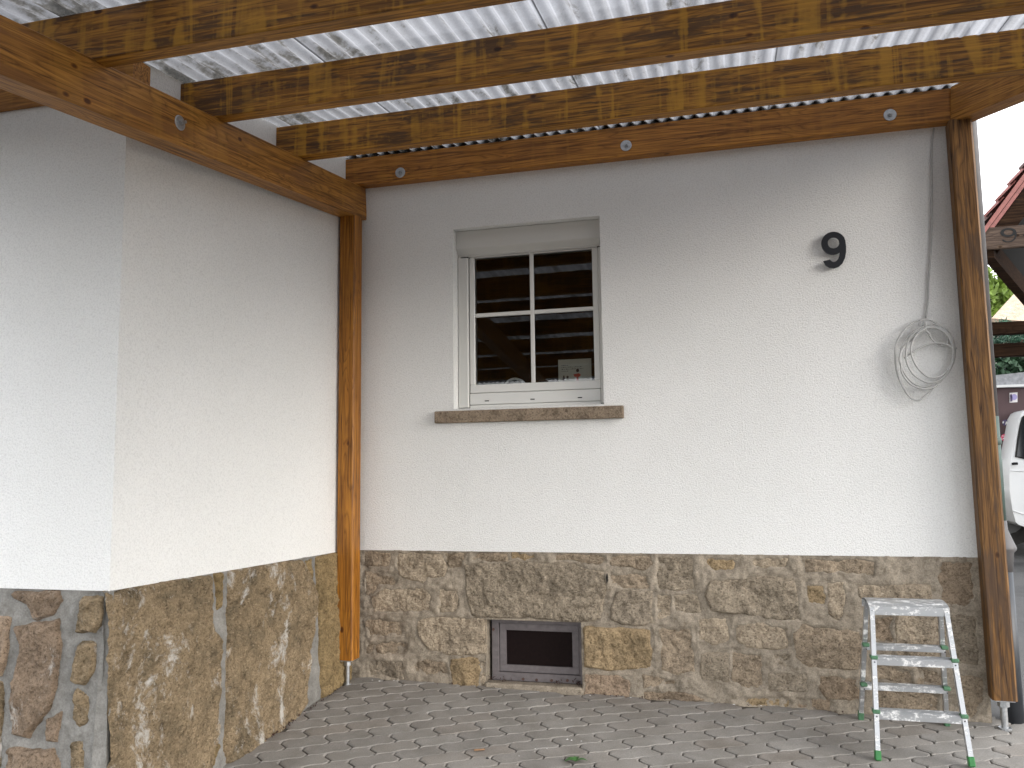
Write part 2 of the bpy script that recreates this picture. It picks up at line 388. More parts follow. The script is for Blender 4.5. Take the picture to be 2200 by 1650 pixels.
DARKIN = flat('dark_red_brown_panel', (.009, .0045, .0042), .8, spec=.15, n=.3, nsc=50)
LIGHT_STOP = flat('light_stop_grey', (.11, .11, .115), .6)
SAND = mortar('dark_joint_sand', (.115, .102, .088))
MORT_B = mortar('sandy_slurry_mortar', (.335, .288, .228)); MORT_L = mortar('grey_cement_mortar', (.245, .238, .222), .7)

# ------------------------------------------------------------------ ground
def grid_ground():
    xs = np.unique(np.r_[-900, -300, -100, -40, -15, np.linspace(-6, 6, 61), 15, 40, 100, 300, 900])
    ys = np.unique(np.r_[-900, -300, -80, -30, -15, np.linspace(-9, 14, 93), 25, 60, 200, 900])
    v = [(x, y-DW, zg(x, y)-.075) for y in ys for x in xs]; nx = len(xs)
    f = [(j*nx+i, j*nx+i+1, (j+1)*nx+i+1, (j+1)*nx+i) for j in range(len(ys)-1) for i in range(nx-1)]
    return v, f
def asphalt_mat():
    m, t, p = newmat('grey_asphalt'); v = coords(t, rnd=False); a = noise(t, v, 1.2, 5, .6); b = noise(t, v, 90, 4, .7)
    c = ramp(t, a, [(.35, (.045, .045, .046)), (.6, (.085, .085, .084)), (.75, (.13, .13, .13))])
    c = mix(t, 1.0, c, ramp(t, b, [(.3, (.7, .7, .7)), (.7, (1.2, 1.2, 1.2))]), 'MULTIPLY'); t.links.new(c, p.inputs['Base Color'])
    t.links.new(ramp(t, a, [(.4, (.45, .45, .45)), (.6, (.85, .85, .85))]), p.inputs['Roughness']); bump(t, p, b, .4, .004); return m
ASPH = asphalt_mat()
v, f = grid_ground(); tag(obj('ground', v, f, ASPH, frame=Matrix.Identity(4), smooth=True), kind='structure')
# driveway beside and behind the house
xs = np.linspace(1.18, 9, 28); ys = np.linspace(5.06, 13.8, 36)
v = [(x, y-DW, zg(x, y)-.004) for y in ys for x in xs]; nx = len(xs)
f = [(j*nx+i, j*nx+i+1, (j+1)*nx+i+1, (j+1)*nx+i) for j in range(len(ys)-1) for i in range(nx-1)]
tag(obj('driveway', v, f, ASPH, frame=Matrix.Identity(4)), kind='structure')
# sand bed under the paving
xs = np.linspace(-3.4, 3.6, 71); ys = np.linspace(-.6, 5.10, 58)
v = [(x, y-DW, zg(x, y)-.010+.003*float(vn(np.array(x*9), np.array(y*9)))) for y in ys for x in xs]; nx = len(xs)
f = [(j*nx+i, j*nx+i+1, (j+1)*nx+i+1, (j+1)*nx+i) for j in range(len(ys)-1) for i in range(nx-1)]
pave = tag(obj('pavement', v, f, SAND, frame=Matrix.Identity(4)), kind='structure'); WM['pavement'] = Matrix.Identity(4)

e1 = np.array([.1985, .104]); e1 /= np.linalg.norm(e1); e2 = np.array([-e1[1], e1[0]])
PL, PW = .2235, .1125
def paver_outline(shrink):
    pts = []; n = 4
    def le(u): return .0055*math.sin(2*math.pi*u/(PL/2))
    def se(v_): return -.0145*math.sin(2*math.pi*v_/PW)
    for i in range(2*n): u = -PL/2+PL*i/(2*n); pts.append((u, -PW/2+le(u)))
    for i in range(n): w = -PW/2+PW*i/n; pts.append((PL/2+se(w), w))
    for i in range(2*n): u = PL/2-PL*i/(2*n); pts.append((u, PW/2+le(u)))
    for i in range(n): w = PW/2-PW*i/n; pts.append((-PL/2+se(w), w))
    q = []
    m = len(pts)
    for i in range(m):
        a, b, c = np.array(pts[i-1]), np.array(pts[i]), np.array(pts[(i+1) % m]); d = c-a; nn = np.array([-d[1], d[0]]); nn /= np.linalg.norm(nn)+1e-9
        k_ = abs(nn[0])
        q.append(b+nn*shrink*(.70+1.6*k_))
    return q
def paver_geo():
    A = paver_outline(.0022); B = paver_outline(.0065); n = len(A)
    v = [(x, y, -.06) for x, y in A]+[(x, y, -.004) for x, y in A]+[(x, y, 0) for x, y in B]
    f = [tuple(range(2*n, 3*n))]
    for r in (0, 1):
        for i in range(n): j = (i+1) % n; f.append((r*n+i, r*n+j, (r+1)*n+j, (r+1)*n+i))
    return v, f
pv, pf = paver_geo(); pmesh = mesh('paving_stone', pv, pf); pmesh.materials.append(PAVER)
def gxy(px, py):
    v = ray(px, py); Y = 4.4
    for _ in range(30): Y = Y+((zg(v[0]*Y, Y)-EYE)/v[2]-Y)*.6
    return np.array([v[0]*Y, Y])
anchor = gxy(1136.4, 1581.8)+e1*PL/2
wx = lambda Y: -2.595+(Y-3.077)*(.185/1.923)            # x of the splayed left wall
cells = []
for r in range(-60, 60):
    for k in range(-40, 40):
        c = anchor+e2*PW*r+e1*PL*(k+.5*(r % 2))
        x, Y = c
        if Y > 5.03 or Y < -.4 or x > 3.4: continue
        if x < (wx(Y) if Y > 3.0 else -3.3)-.02: continue
        z = zg(x, Y); X_, Y_ = topx((x, Y-DW, z)); inn = (-70 < X_ < 2270 and Y_ < 1730 and Y > 2)
        cells.append(((1 if inn else 0)/max(Y, .3)**3, x, Y, z))
cells.sort(key=lambda q: -q[0]); rest = MB()
for i, (s, x, Y, z) in enumerate(cells):
    gx = (zg(x+.01, Y)-zg(x-.01, Y))/.02; gy = (zg(x, Y+.01)-zg(x, Y-.01))/.02
    gx += random.gauss(0, .006); gy += random.gauss(0, .006)
    n = Vector((-gx, -gy, 1)).normalized(); ax = Vector((e1[0], e1[1], 0)); ax = (ax-n*ax.dot(n)).normalized(); ay = n.cross(ax)
    M = Matrix.Identity(4)
    for j in range(3): M[j][0] = ax[j]; M[j][1] = ay[j]; M[j][2] = n[j]
    M[0][3], M[1][3], M[2][3] = x, Y-DW, z+random.gauss(0, .0008)
    if s > 0 and i < 290:
        o = bpy.data.objects.new('paving_stone', pmesh); COL.objects.link(o); place(o, pave, M)
    else: rest.add([tuple(M @ Vector(p)) for p in pv], pf)
tag(rest.build('paving_field', PAVER, pave), kind='stuff')

# ------------------------------------------------------------------ the house
house = emp('house', (0, .3, 0), 'white rough-plastered house with a sandstone plinth, one gridded window and a low basement hatch', 'house')
ZB = -.481+EYE                                       # lower edge of the plaster
ZT = 4.2
wx0, wx1, wz0, wz1 = -1.700, -.7475, .402+EYE, 1.565+EYE
def plaster_front():
    m = MB(); T = .32; xr = 1.245; xl = -8.0
    m.box((xl, 0, ZB), (wx0, T, ZT)); m.box((wx1, 0, ZB), (xr, T, ZT))
    m.box((wx0, 0, ZB), (wx1, T, wz0)); m.box((wx0, 0, wz1), (wx1, T, ZT))
    # merge into a clean shell: keep only outer faces and the reveal
    v = []; f = []
    def q(*p): n = len(v); v.extend(p); f.append((n, n+1, n+2, n+3))
    X = [xl, wx0, wx1, xr]; Z = [ZB, wz0, wz1, ZT]
    for i in range(3):
        for j in range(3):
            if i == 1 and j == 1: continue
            q((X[i], 0, Z[j]), (X[i+1], 0, Z[j]), (X[i+1], 0, Z[j+1]), (X[i], 0, Z[j+1]))
    q((wx0, 0, wz0), (wx0, T, wz0), (wx0, T, wz1), (wx0, 0, wz1)); q((wx1, T, wz0), (wx1, 0, wz0), (wx1, 0, wz1), (wx1, T, wz1))
    q((wx0, 0, wz1), (wx0, T, wz1), (wx1, T, wz1), (wx1, 0, wz1)); q((wx0, T, wz0), (wx0, 0, wz0), (wx1, 0, wz0), (wx1, T, wz0))
    q((xr, 0, ZB), (xr, 7, ZB), (xr, 7, ZT), (xr, 0, ZT)); q((xl, 7, ZB), (xl, 0, ZB), (xl, 0, ZT), (xl, 7, ZT)); q((xr, 7, ZB), (xl, 7, ZB), (xl, 7, ZT), (xr, 7, ZT))
    q((xl, 0, ZT), (xr, 0, ZT), (xr, 7, ZT), (xl, 7, ZT)); q((xl, 0, ZB), (xl, .02, ZB), (xr, .02, ZB), (xr, 0, ZB))
    return v, f
v, f = plaster_front(); obj('plaster_wall', v, f, PLASTER, house, frame=Matrix.Identity(4))
# projecting block on the left: splayed side wall and a face parallel to the front
cxL, cyL = -2.595, 3.077-DW
zplate = 1.735+EYE
v = []; f = []
def q4(*p): n = len(v); v.extend(p); f.append(tuple(range(n, n+len(p))))
yb = 3.175-DW; xb = wx(3.175)
q4((cxL, cyL, ZB), (wx(5.0), 0.01, ZB), (wx(5.0), .01, zplate), (xb, yb, zplate), (cxL, cyL, zplate))
q4((xb, yb, zplate), (wx(5.0), .01, zplate), (wx(5.0), .01, ZT), (xb, yb, ZT))
q4((-8, cyL-.02, ZB), (cxL, cyL, ZB), (cxL, cyL, zplate), (-8, cyL-.02, zplate))
q4((-8, cyL-.02, zplate), (cxL, cyL, zplate), (xb, yb, zplate), (-8, yb, zplate))
q4((-8, yb, zplate), (xb, yb, zplate), (xb, yb, ZT), (-8, yb, ZT)); q4((-8, yb, ZT), (xb, yb, ZT), (wx(5.0), .01, ZT), (-8, .01, ZT))
q4((cxL, cyL, ZB), (cxL-.03, cyL+.03, ZB), (wx(5.0)-.03, .01, ZB), (wx(5.0), .01, ZB)); q4((-8, cyL-.02, ZB), (-8, cyL+.03, ZB), (cxL-.03, cyL+.03, ZB), (cxL, cyL, ZB))
obj('plaster_wall', v, f, PLASTER, house, frame=Matrix.Identity(4))

# ---- plinth: a bed of mortar with every stone set into it as its own rough block
def poly_sd(u, v_, poly):
    """signed distance, positive inside"""
    d = np.full(u.shape, 1e9); ins = np.zeros(u.shape, bool); n = len(poly)
    for i in range(n):
        ax, ay = poly[i]; bx, by = poly[(i+1) % n]; ex, ey = bx-ax, by-ay
        t = np.clip(((u-ax)*ex+(v_-ay)*ey)/(ex*ex+ey*ey+1e-12), 0, 1)
        d = np.minimum(d, np.hypot(u-ax-t*ex, v_-ay-t*ey))
        c = ((ay > v_) != (by > v_)) & (u < (bx-ax)*(v_-ay)/(by-ay+1e-12)+ax); ins ^= c
    return np.where(ins, d, -d)
def plinth(plane_o, plane_u, plane_n, polys, ext, mats, mmat, parent, res=.0075, hole=None, batter=0.0, seed=0, crack=.010, up=.0, grow=.0):
    """plane_o origin (z=0 there), plane_u horizontal unit, plane_n outward normal. polys in (u, z). ext = u0,u1,z0,z1"""
    o = np.array(plane_o); U = np.array([*plane_u, 0.]); Nn = np.array([*plane_n, 0.])
    def world(u, z, h):
        h = h+batter*np.clip((ext[3]-z)/(ext[3]-ext[2]), 0, 1)
        return o[None, :]*1.0+u[:, None]*U+h[:, None]*Nn+np.c_[np.zeros_like(z), np.zeros_like(z), z]
    nu = int((ext[1]-ext[0])/(res*1.35)); nz_ = int((ext[3]-ext[2])/(res*1.35))
    uu, zz = np.meshgrid(np.linspace(ext[0], ext[1], nu), np.linspace(ext[2], ext[3], nz_))
    wu = uu+.012*fbm(uu*14, zz*14, 3, seed+1); wz = zz+.012*fbm(uu*14, zz*14, 3, seed+5)
    h = up+(1+up*90)*(.007*fbm(uu*11, zz*11, 4, seed+2)+.005*fbm(uu*45, zz*45, 3, seed+3))
    best = np.full(uu.shape, -1.)
    for pl in polys: best = np.maximum(best, poly_sd(wu, wz, pl[0])+grow)
    ck = np.clip(.5+2.2*fbm(uu*5, zz*5, 2, seed+9), 0, 1)
    h = h-crack*ck*np.exp(-((best+.002)/.006)**2)-.02*np.clip(best*45-.3, 0, 1)
    V = world(uu.ravel(), zz.ravel(), h.ravel()); keep = np.ones(uu.shape, bool)
    if hole is not None: keep = ~((uu > hole[0]) & (uu < hole[1]) & (zz > hole[2]) & (zz < hole[3]))
    F = []
    k = keep[:-1, :-1] & keep[1:, :-1] & keep[:-1, 1:] & keep[1:, 1:]
    jj, ii = np.nonzero(k); F = np.c_[jj*nu+ii, jj*nu+ii+1, (jj+1)*nu+ii+1, (jj+1)*nu+ii]
    mo = obj('stone_plinth', V, F, mmat, parent, smooth=True)
    for n_, (pl, mk, rel) in enumerate(polys):
        pl = np.array(pl); a = pl.min(0)-.026; b = pl.max(0)+.026
        nu_ = max(6, int((b[0]-a[0])/res)); nv_ = max(6, int((b[1]-a[1])/res))
        u, z = np.meshgrid(np.linspace(a[0], b[0], nu_), np.linspace(a[1], b[1], nv_))
        sdv = poly_sd(u+.012*fbm(u*14, z*14, 3, seed+1), z+.012*fbm(u*14, z*14, 3, seed+5), pl)+grow
        s = np.clip((sdv+.005)/.022, 0, 1); s = s*s*(3-2*s)
        rock = .020*fbm(u*6, z*6, 3, n_*7+seed)+.012*fbm(u*22, z*22, 3, n_*5+seed+1, .6)+.006*fbm(u*85, z*85, 2, n_*3+seed+2)
        rk = .010*np.abs(vn(u*9+3*z, z*16, n_))          # ledges of the split face
        hh = -.018+s*(rel+.018+rock-rk)
        kp = (sdv > -.010) & (z < ext[3]-.004)
        idx = -np.ones(kp.shape, int)
        cell = kp[:-1, :-1] | kp[1:, :-1] | kp[:-1, 1:] | kp[1:, 1:]
        cell &= (np.minimum(z[:-1, :-1], z[1:, 1:]) < ext[3]-.003) & (u[:-1, :-1] > ext[0]) & (u[1:, 1:] < ext[1])
        if hole is not None: cell &= ~((u[:-1, 1:] > hole[0]+.003) & (u[:-1, :-1] < hole[1]-.003) & (z[1:, :-1] > hole[2]) & (z[:-1, :-1] < hole[3]-.004))
        used = np.zeros(kp.shape, bool)
        for du in (0, 1):
            for dv in (0, 1): used[dv:dv+cell.shape[0], du:du+cell.shape[1]] |= cell
        idx[used] = np.arange(used.sum())
        if used.sum() < 4: continue
        V = world(u[used], z[used], hh[used]); jj, ii = np.nonzero(cell)
        F = np.c_[idx[jj, ii], idx[jj, ii+1], idx[jj+1, ii+1], idx[jj+1, ii]]
        obj('stone', V, F, mats[mk], mo, smooth=True)
    return mo
SM = {'b': stone('beige_sandstone', (.330, .284, .225), marks=.5), 'g': stone('grey_sandstone', (.300, .270, .222), marks=.6), 'l': stone('pale_sandstone', (.385, .340, .275), marks=.6),
      'o': stone('ochre_sandstone', (.355, .285, .185), alt=(.265, .200, .120), marks=.3), 'r': stone('brown_sandstone', (.295, .245, .190), marks=.4), 'p': stone('pinkish_sandstone', (.345, .280, .220), marks=.3),
      'k': stone('blue_grey_stone', (.290, .262, .218), marks=.5),
      'W': stone('chalk_smeared_sandstone', (.255, .208, .142), white=1.1, alt=(.155, .122, .078), marks=.55), 'O': stone('yellow_sandstone', (.27, .212, .120), marks=.1), 'R': stone('red_brown_sandstone', (.250, .200, .155), white=.9, marks=.3)}
zoomA = lambda X, Y: (780+X/5.5, 1180+Y/5.5); zoomB = lambda X, Y: (1150+X/4.583, 1180+Y/4.583)
zoomC = lambda X, Y: (1500+X/4.343, 1180+Y/4.343); zoomD = lambda X, Y: (1400+X/2.75, 1150+Y/2.75); full = lambda X, Y: (X, Y); zoomL = lambda X, Y: (X/2.75, 1100+Y/2.75)
BW = [
 (zoomA,'b',.010,[(10,20),(330,25),(345,120),(300,205),(60,215),(5,190)]),
 (zoomA,'l',.012,[(420,30),(800,30),(930,60),(1000,200),(960,330),(760,340),(720,400),(600,380),(430,330),(390,200)]),
 (zoomA,'b',.006,[(950,40),(1230,40),(1170,230),(1020,230),(960,120)]),
 (zoomA,'b',.006,[(20,260),(360,330),(380,440),(200,430),(120,520),(20,540)]),
 (zoomA,'l',.014,[(230,470),(700,460),(810,560),(800,740),(240,760),(120,740),(100,560)]),
 (zoomA,'l',.010,[(910,450),(1130,470),(1140,640),(1110,760),(900,760),(890,560)]),
 (full,'g',.020,[(1000,1212),(1030,1212),(1120,1206),(1230,1210),(1298,1228),(1303,1260),(1290,1332),(1245,1336),(1140,1329),(1010,1326),(1003,1270)]),
 (zoomA,'b',.006,[(1260,30),(1720,30),(1720,140),(1500,160),(1260,140)]),
 (zoomA,'o',.008,[(1740,30),(2030,40),(2050,130),(1900,140),(1760,120)]),
 (zoomB,'b',.008,[(200,40),(700,50),(720,140),(540,140),(430,130),(200,110)]),
 (zoomA,'b',.006,[(15,840),(90,830),(230,820),(470,850),(480,1030),(230,1030),(60,1060),(15,900)]),
 (zoomA,'l',.018,[(660,830),(900,800),(1440,830),(1450,1230),(1300,1260),(1000,1250),(780,1200),(680,1050),(640,920)]),
 (zoomA,'b',.006,[(30,1080),(500,1080),(540,1180),(480,1300),(350,1280),(200,1240),(20,1250)]),
 (zoomA,'k',.008,[(40,1300),(470,1320),(490,1540),(60,1530)]),
 (zoomA,'b',.010,[(570,1330),(760,1310),(1000,1320),(1020,1480),(760,1490),(570,1460)]),
 (zoomA,'o',.014,[(1040,1290),(1370,1280),(1400,1400),(1360,1640),(1060,1600),(1020,1400)]),
 (zoomA,'l',.008,[(1380,1300),(1460,1310),(1450,1640),(1370,1600)]),
 (zoomB,'b',.016,[(720,60),(1150,60),(1170,150),(1080,210),(860,170),(720,150)]),
 (zoomB,'b',.008,[(740,240),(1100,240),(1150,400),(870,395),(750,350)]),
 (zoomB,'k',.022,[(790,430),(860,405),(1150,410),(1160,730),(1000,750),(860,740),(730,690),(730,590),(770,480)]),
 (zoomB,'g',.012,[(1200,60),(1560,70),(1570,400),(1480,430),(1200,400),(1180,250)]),
 (zoomB,'o',.022,[(480,760),(760,760),(1120,790),(1150,1000),(1150,1170),(1000,1190),(700,1180),(480,1150)]),
 (zoomB,'l',.008,[(1190,430),(1340,450),(1340,650),(1250,700),(1190,680)]),
 (zoomB,'g',.010,[(1360,450),(1590,450),(1640,620),(1480,640),(1370,600)]),
 (zoomB,'b',.010,[(1200,790),(1540,760),(1560,950),(1580,1200),(1400,1250),(1240,1200),(1230,920)]),
 (zoomB,'p',.016,[(480,1220),(800,1230),(930,1290),(940,1470),(480,1450)]),
 (zoomB,'b',.006,[(1050,1220),(1400,1290),(1400,1360),(1060,1370)]),
 (zoomB,'r',.008,[(1050,1400),(1500,1400),(1740,1500),(1060,1490)]),
 (zoomC,'o',.008,[(60,80),(340,80),(360,190),(150,210),(70,170)]),
 (zoomC,'l',.012,[(480,80),(840,80),(830,170),(600,190),(500,150)]),
 (zoomC,'b',.012,[(980,90),(1460,90),(1640,110),(1640,270),(1500,230),(1000,210)]),
 (zoomC,'g',.022,[(100,290),(480,260),(900,280),(940,500),(960,670),(640,640),(400,600),(120,580),(60,430)]),
 (zoomC,'o',.008,[(1020,330),(1180,330),(1190,520),(1020,500)]),
 (zoomC,'l',.012,[(1205,300),(1380,300),(1360,560),(1330,690),(1205,600)]),
 (zoomC,'l',.014,[(0,640),(270,640),(300,860),(120,900),(0,850)]),
 (zoomC,'l',.018,[(360,700),(600,680),(830,740),(840,920),(700,940),(460,920),(350,850)]),
 (zoomC,'b',.020,[(960,700),(1500,760),(1530,860),(1500,1120),(1200,1120),(980,1100),(900,1000),(890,790)]),
 (zoomC,'g',.008,[(10,960),(290,960),(290,1230),(20,1230)]),
 (zoomC,'b',.010,[(310,960),(600,980),(610,1290),(460,1310),(305,1240)]),
 (zoomC,'k',.014,[(640,1150),(1030,1140),(1040,1330),(640,1340)]),
 (zoomC,'g',.006,[(690,970),(880,970),(880,1110),(690,1120)]),
 (zoomC,'r',.012,[(1130,1170),(1490,1200),(1510,1400),(1200,1400),(1120,1300)]),
 (zoomC,'o',.008,[(400,1370),(870,1370),(880,1500),(560,1490),(400,1460)]),
 (zoomC,'r',.006,[(900,1380),(1240,1390),(1240,1520),(900,1500)]),
 (zoomD,'r',.012,[(1690,150),(1895,150),(1905,370),(1850,430),(1720,400),(1690,250)]),
 (zoomD,'l',.012,[(1440,460),(1740,470),(1740,740),(1440,740)]),
 (zoomD,'g',.012,[(1760,470),(1920,470),(1930,780),(1790,760)]),
 (zoomD,'r',.008,[(1290,480),(1425,480),(1425,640),(1290,620)]),
 (zoomD,'l',.012,[(1210,290),(1650,290),(1660,420),(1290,400),(1230,380)]),
 (zoomD,'b',.012,[(1320,900),(1700,930),(1700,1060),(1320,1040)]),
 (zoomD,'b',.010,[(1300,760),(1540,790),(1540,880),(1300,850)]),
 (zoomD,'b',.010,[(1560,770),(1740,800),(1740,900),(1560,890)]),
 (zoomD,'b',.008,[(1810,830),(1960,840),(1980,960),(1900,1090),(1810,1080)]),
]
YP = DW+.012
polys = []
for zf, mk, rel, pts in BW:
    polys.append(([(at(*zf(*p), YP)[0], at(*zf(*p), YP)[2]) for p in pts], mk, rel-.004))
hx0, hx1 = -1.506, -.916; hz0, hz1 = EYE-1.262, EYE-.888
mo = plinth((0, YP-DW, 0), (1, 0), (0, -1), polys, (-2.46, 1.236, -.25, ZB+.002), SM, MORT_B, house, res=.0070, hole=(hx0, hx1, hz0, hz1), seed=0, up=.009, grow=.009)
mm = MB(); mm.box((hx0-.01, YP-DW+.002, hz0-.02), (hx0, .40, hz1+.01)); mm.box((hx1, YP-DW+.002, hz0-.02), (hx1+.01, .40, hz1+.01)); mm.box((hx0, YP-DW-.006, hz1), (hx1, .40, hz1+.01))
mm.box((hx0, YP-DW+.004, hz0-.25), (hx1, .40, hz0-.012)); mm.build('reveal', MORT_B, house)
mm = MB(); mm.cbox((hx0-.004, -.012, hz0-.25), (hx1+.002, .082, hz0+.002), .010); mm.build('concrete_threshold', MORT_B, house)
mm = MB(); mm.box((1.236, .012, -.5), (1.243, 7, ZB)); mm.build('side_plinth', MORT_B, house)
# splayed side wall plinth
dirL = np.array([wx(5)-wx(3.077), 5-3.077]); dirL /= np.linalg.norm(dirL); nL = np.array([dirL[1], -dirL[0]])
oL = np.array([cxL, cyL])-nL*.004
def onL(px, py):
    v = ray(px, py); a = np.array([oL[0]+nL[0]*.02, oL[1]+DW+nL[1]*.02]); s = (nL@a)/(nL@v[:2]); p = v*s
    return float((p[:2]-a)@dirL), p[2]+EYE
BAT = .05
LW = [('W',.026,[(650,480),(1000,405),(1255,372),(1250,560),(1270,700),(1310,760),(1300,950),(1270,1340),(1190,1640),(600,1640),(590,1200),(625,800),(620,650)]),
 ('O',.016,[(1285,370),(1332,360),(1325,560),(1290,590)]),
 ('W',.026,[(1368,345),(1790,280),(1840,350),(1872,480),(1852,700),(1820,830),(1790,1010),(1790,1130),(1700,1300),(1330,1480),(1310,1400),(1345,900),(1352,600)]),
 ('O',.022,[(1885,265),(2060,230),(2060,1000),(1885,1100),(1885,700),(1878,400)]),
 ('O',.012,[(1815,290),(1862,268),(1862,420)]),
 ('O',.012,[(1240,1380),(1285,1370),(1255,1500),(1235,1500)])]
polys = [([onL(*zoomL(*p)) for p in pts], mk, rel) for mk, rel, pts in LW]
plinth((oL[0], oL[1], 0), dirL, nL, polys, (-.02, 1.93, -.45, ZB+.002), SM, MORT_L, house, res=.0068, batter=BAT, seed=40, crack=.005, grow=.008)
# face parallel to the front
def onM(px, py): p = at(px, py, 3.077+.004-.018); return p[0]+8, p[2]
MW_ = [('R',.022,[(60,478),(330,475),(350,530),(300,600),(200,640),(150,560),(80,520)]),
 ('R',.026,[(80,680),(330,640),(350,780),(340,1000),(300,1150),(180,1320),(90,1310),(80,1000),(120,830)]),
 ('W',.020,[(480,510),(600,510),(600,650),(560,710),(440,710),(460,600)]),
 ('W',.020,[(480,770),(550,780),(550,950),(500,1020),(420,1000)]),
 ('W',.018,[(460,1050),(520,1100),(510,1260),(470,1280),(440,1200)]),
 ('p',.020,[(-120,600),(50,630),(30,900),(0,960),(-120,960)]),
 ('R',.022,[(70,1390),(330,1400),(360,1500),(340,1650),(70,1650)]),
 ('R',.014,[(280,1230),(360,1180),(350,1350),(290,1340)]),
 ('W',.018,[(430,1370),(490,1360),(490,1650),(430,1650)]),
 ('W',.020,[(-120,1000),(12,1000),(18,1500),(-120,1500)])]
polys = [([onM(*zoomL(*p)) for p in pts], mk, rel) for mk, rel, pts in MW_]
plinth((-8, cyL+.004, 0), (1, 0), (0, -1), polys, (4.0, 8+cxL+.02, -.45, ZB+.002), SM, MORT_L, house, res=.006, batter=BAT, seed=80, crack=.005, grow=.010)
mm = MB(); mm.prism([(cxL-.02, cyL-.004, ZB), (cxL+.004, cyL-.002, ZB), (cxL+BAT+.012, cyL-BAT*.9, -.45), (cxL-.03, cyL-BAT-.012, -.45)], (0, .02, 0)); mm.build('corner_mortar', MORT_L, house)

# ---- window
win = emp('window', ((wx0+wx1)/2, .1, wz0), parent=house)
yf = .09
sx0, sx1 = -1.626, -.782                      # sash between the guide rails
gx0, gx1, gz0, gz1 = -1.592, -.818, .561+EYE, 1.392+EYE
m = MB(); m.cbox((wx0+.002, .072, 1.398+EYE), (wx1-.002, .16, wz1-.004), .004)
m.add([(wx0+.002, .072, 1.435+EYE), (wx1-.002, .072, 1.435+EYE), (wx1-.002, .095, 1.398+EYE), (wx0+.002, .095, 1.398+EYE)], [(0, 1, 2, 3)])
# shutter box with a sloping underside
m = MB(); pr = [(.058, wz1-.004), (.058, 1.447+EYE), (.068, 1.436+EYE), (.100, 1.412+EYE), (.100, 1.400+EYE), (.17, 1.400+EYE), (.17, wz1-.004)]
m.prism([(wx0+.002, a, b) for a, b in pr], (wx1-wx0-.004, 0, 0)); m.build('shutter_box', PVC_G, win)
for a, b in ((wx0+.003, sx0-.004), (sx1+.004, wx1-.003)):
    m = MB(); m.cbox((a, .088, wz0+.012), (b, .16, 1.398+EYE), .004); m.build('guide_rail', PVC_G, win)
    m = MB(); m.box((a+.020 if a < -1 else a-.002, .086, 1.392+EYE), (b+.005 if a < -1 else b-.010, .094, 1.397+EYE)); m.build('gasket', BLACK, win)
m = MB()
for a, b, c, d in ((sx0, sx1, gz1, 1.399+EYE), (sx0, sx1, .508+EYE, gz0), (sx0, gx0, gz0, gz1), (gx1, sx1, gz0, gz1)):
    m.cbox((a, .112, c), (b, .170, d), .003)
m.build('sash_frame', PVC, win)
m = MB(); m.cbox((sx0, .104, wz0+.030), (sx1, .17, .505+EYE), .003); m.cbox((sx0, .108, wz0+.008), (sx1, .17, wz0+.028), .002); m.build('lower_frame', PVC, win)
for px_ in (1046, 1144, 1246):
    x = at(px_, 853, 5.104)[0]; m = MB(); m.cbox((x-.014, .1015, .452+EYE), (x+.014, .106, .458+EYE), .001); m.build('drain_slot', BLACK, win)
for a in (sx0-.004, sx1+.0005): m = MB(); m.box((a, .115, wz0+.012), (a+.0035, .165, 1.396+EYE)); m.build('seal', BLACK, win)
mxx, mzz = -1.2105, 1.0135+EYE
m = MB(); m.cbox((mxx-.0125, .118, gz0), (mxx+.0125, .134, gz1), .003); m.build('muntin', PVC, win)
m = MB(); m.cbox((gx0, .1185, mzz-.0125), (mxx-.0125, .1335, mzz+.0125), .003); m.cbox((mxx+.0125, .1185, mzz-.0125), (gx1, .1335, mzz+.0125), .003); m.build('muntin', PVC, win)
for a, b in ((gx0, mxx-.0125), (mxx+.0125, gx1)):
    for c, d in ((gz0, mzz-.0125), (mzz+.0125, gz1)):
        gy_ = lambda z: .1320-.0030*(z-gz0)
        obj('glass_pane', [(a, gy_(c), c), (b, gy_(c), c), (b, gy_(d), d), (a, gy_(d), d)], [(0, 1, 2, 3)], GLASS, win)
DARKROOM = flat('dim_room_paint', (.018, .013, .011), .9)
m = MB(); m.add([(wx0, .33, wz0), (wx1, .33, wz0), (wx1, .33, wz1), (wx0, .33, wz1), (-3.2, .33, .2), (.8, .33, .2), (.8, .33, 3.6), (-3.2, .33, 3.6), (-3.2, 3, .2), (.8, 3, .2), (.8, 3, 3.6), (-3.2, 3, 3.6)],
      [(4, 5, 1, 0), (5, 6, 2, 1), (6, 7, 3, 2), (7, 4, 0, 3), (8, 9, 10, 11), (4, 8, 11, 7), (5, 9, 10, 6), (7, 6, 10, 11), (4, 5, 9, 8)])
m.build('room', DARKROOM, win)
m = MB(); m.cbox((wx0-.0, .172, wz0+.10), (wx1+.0, .33, gz0-.012), .004); m.build('inner_sill', flat('inner_sill_white', (.35, .34, .32), .5), win)
# stone sill
m = MB(); xs0, xs1 = -.366*4.962, -.1266*4.962
m.cbox((xs0, -.038, .3125+EYE), (xs1, .0, .3875+EYE), .004); m.cbox((wx0+.001, .001, .33+EYE), (wx1-.001, .14, .3875+EYE+.010), .002); m.build('window_sill', SILL, house)
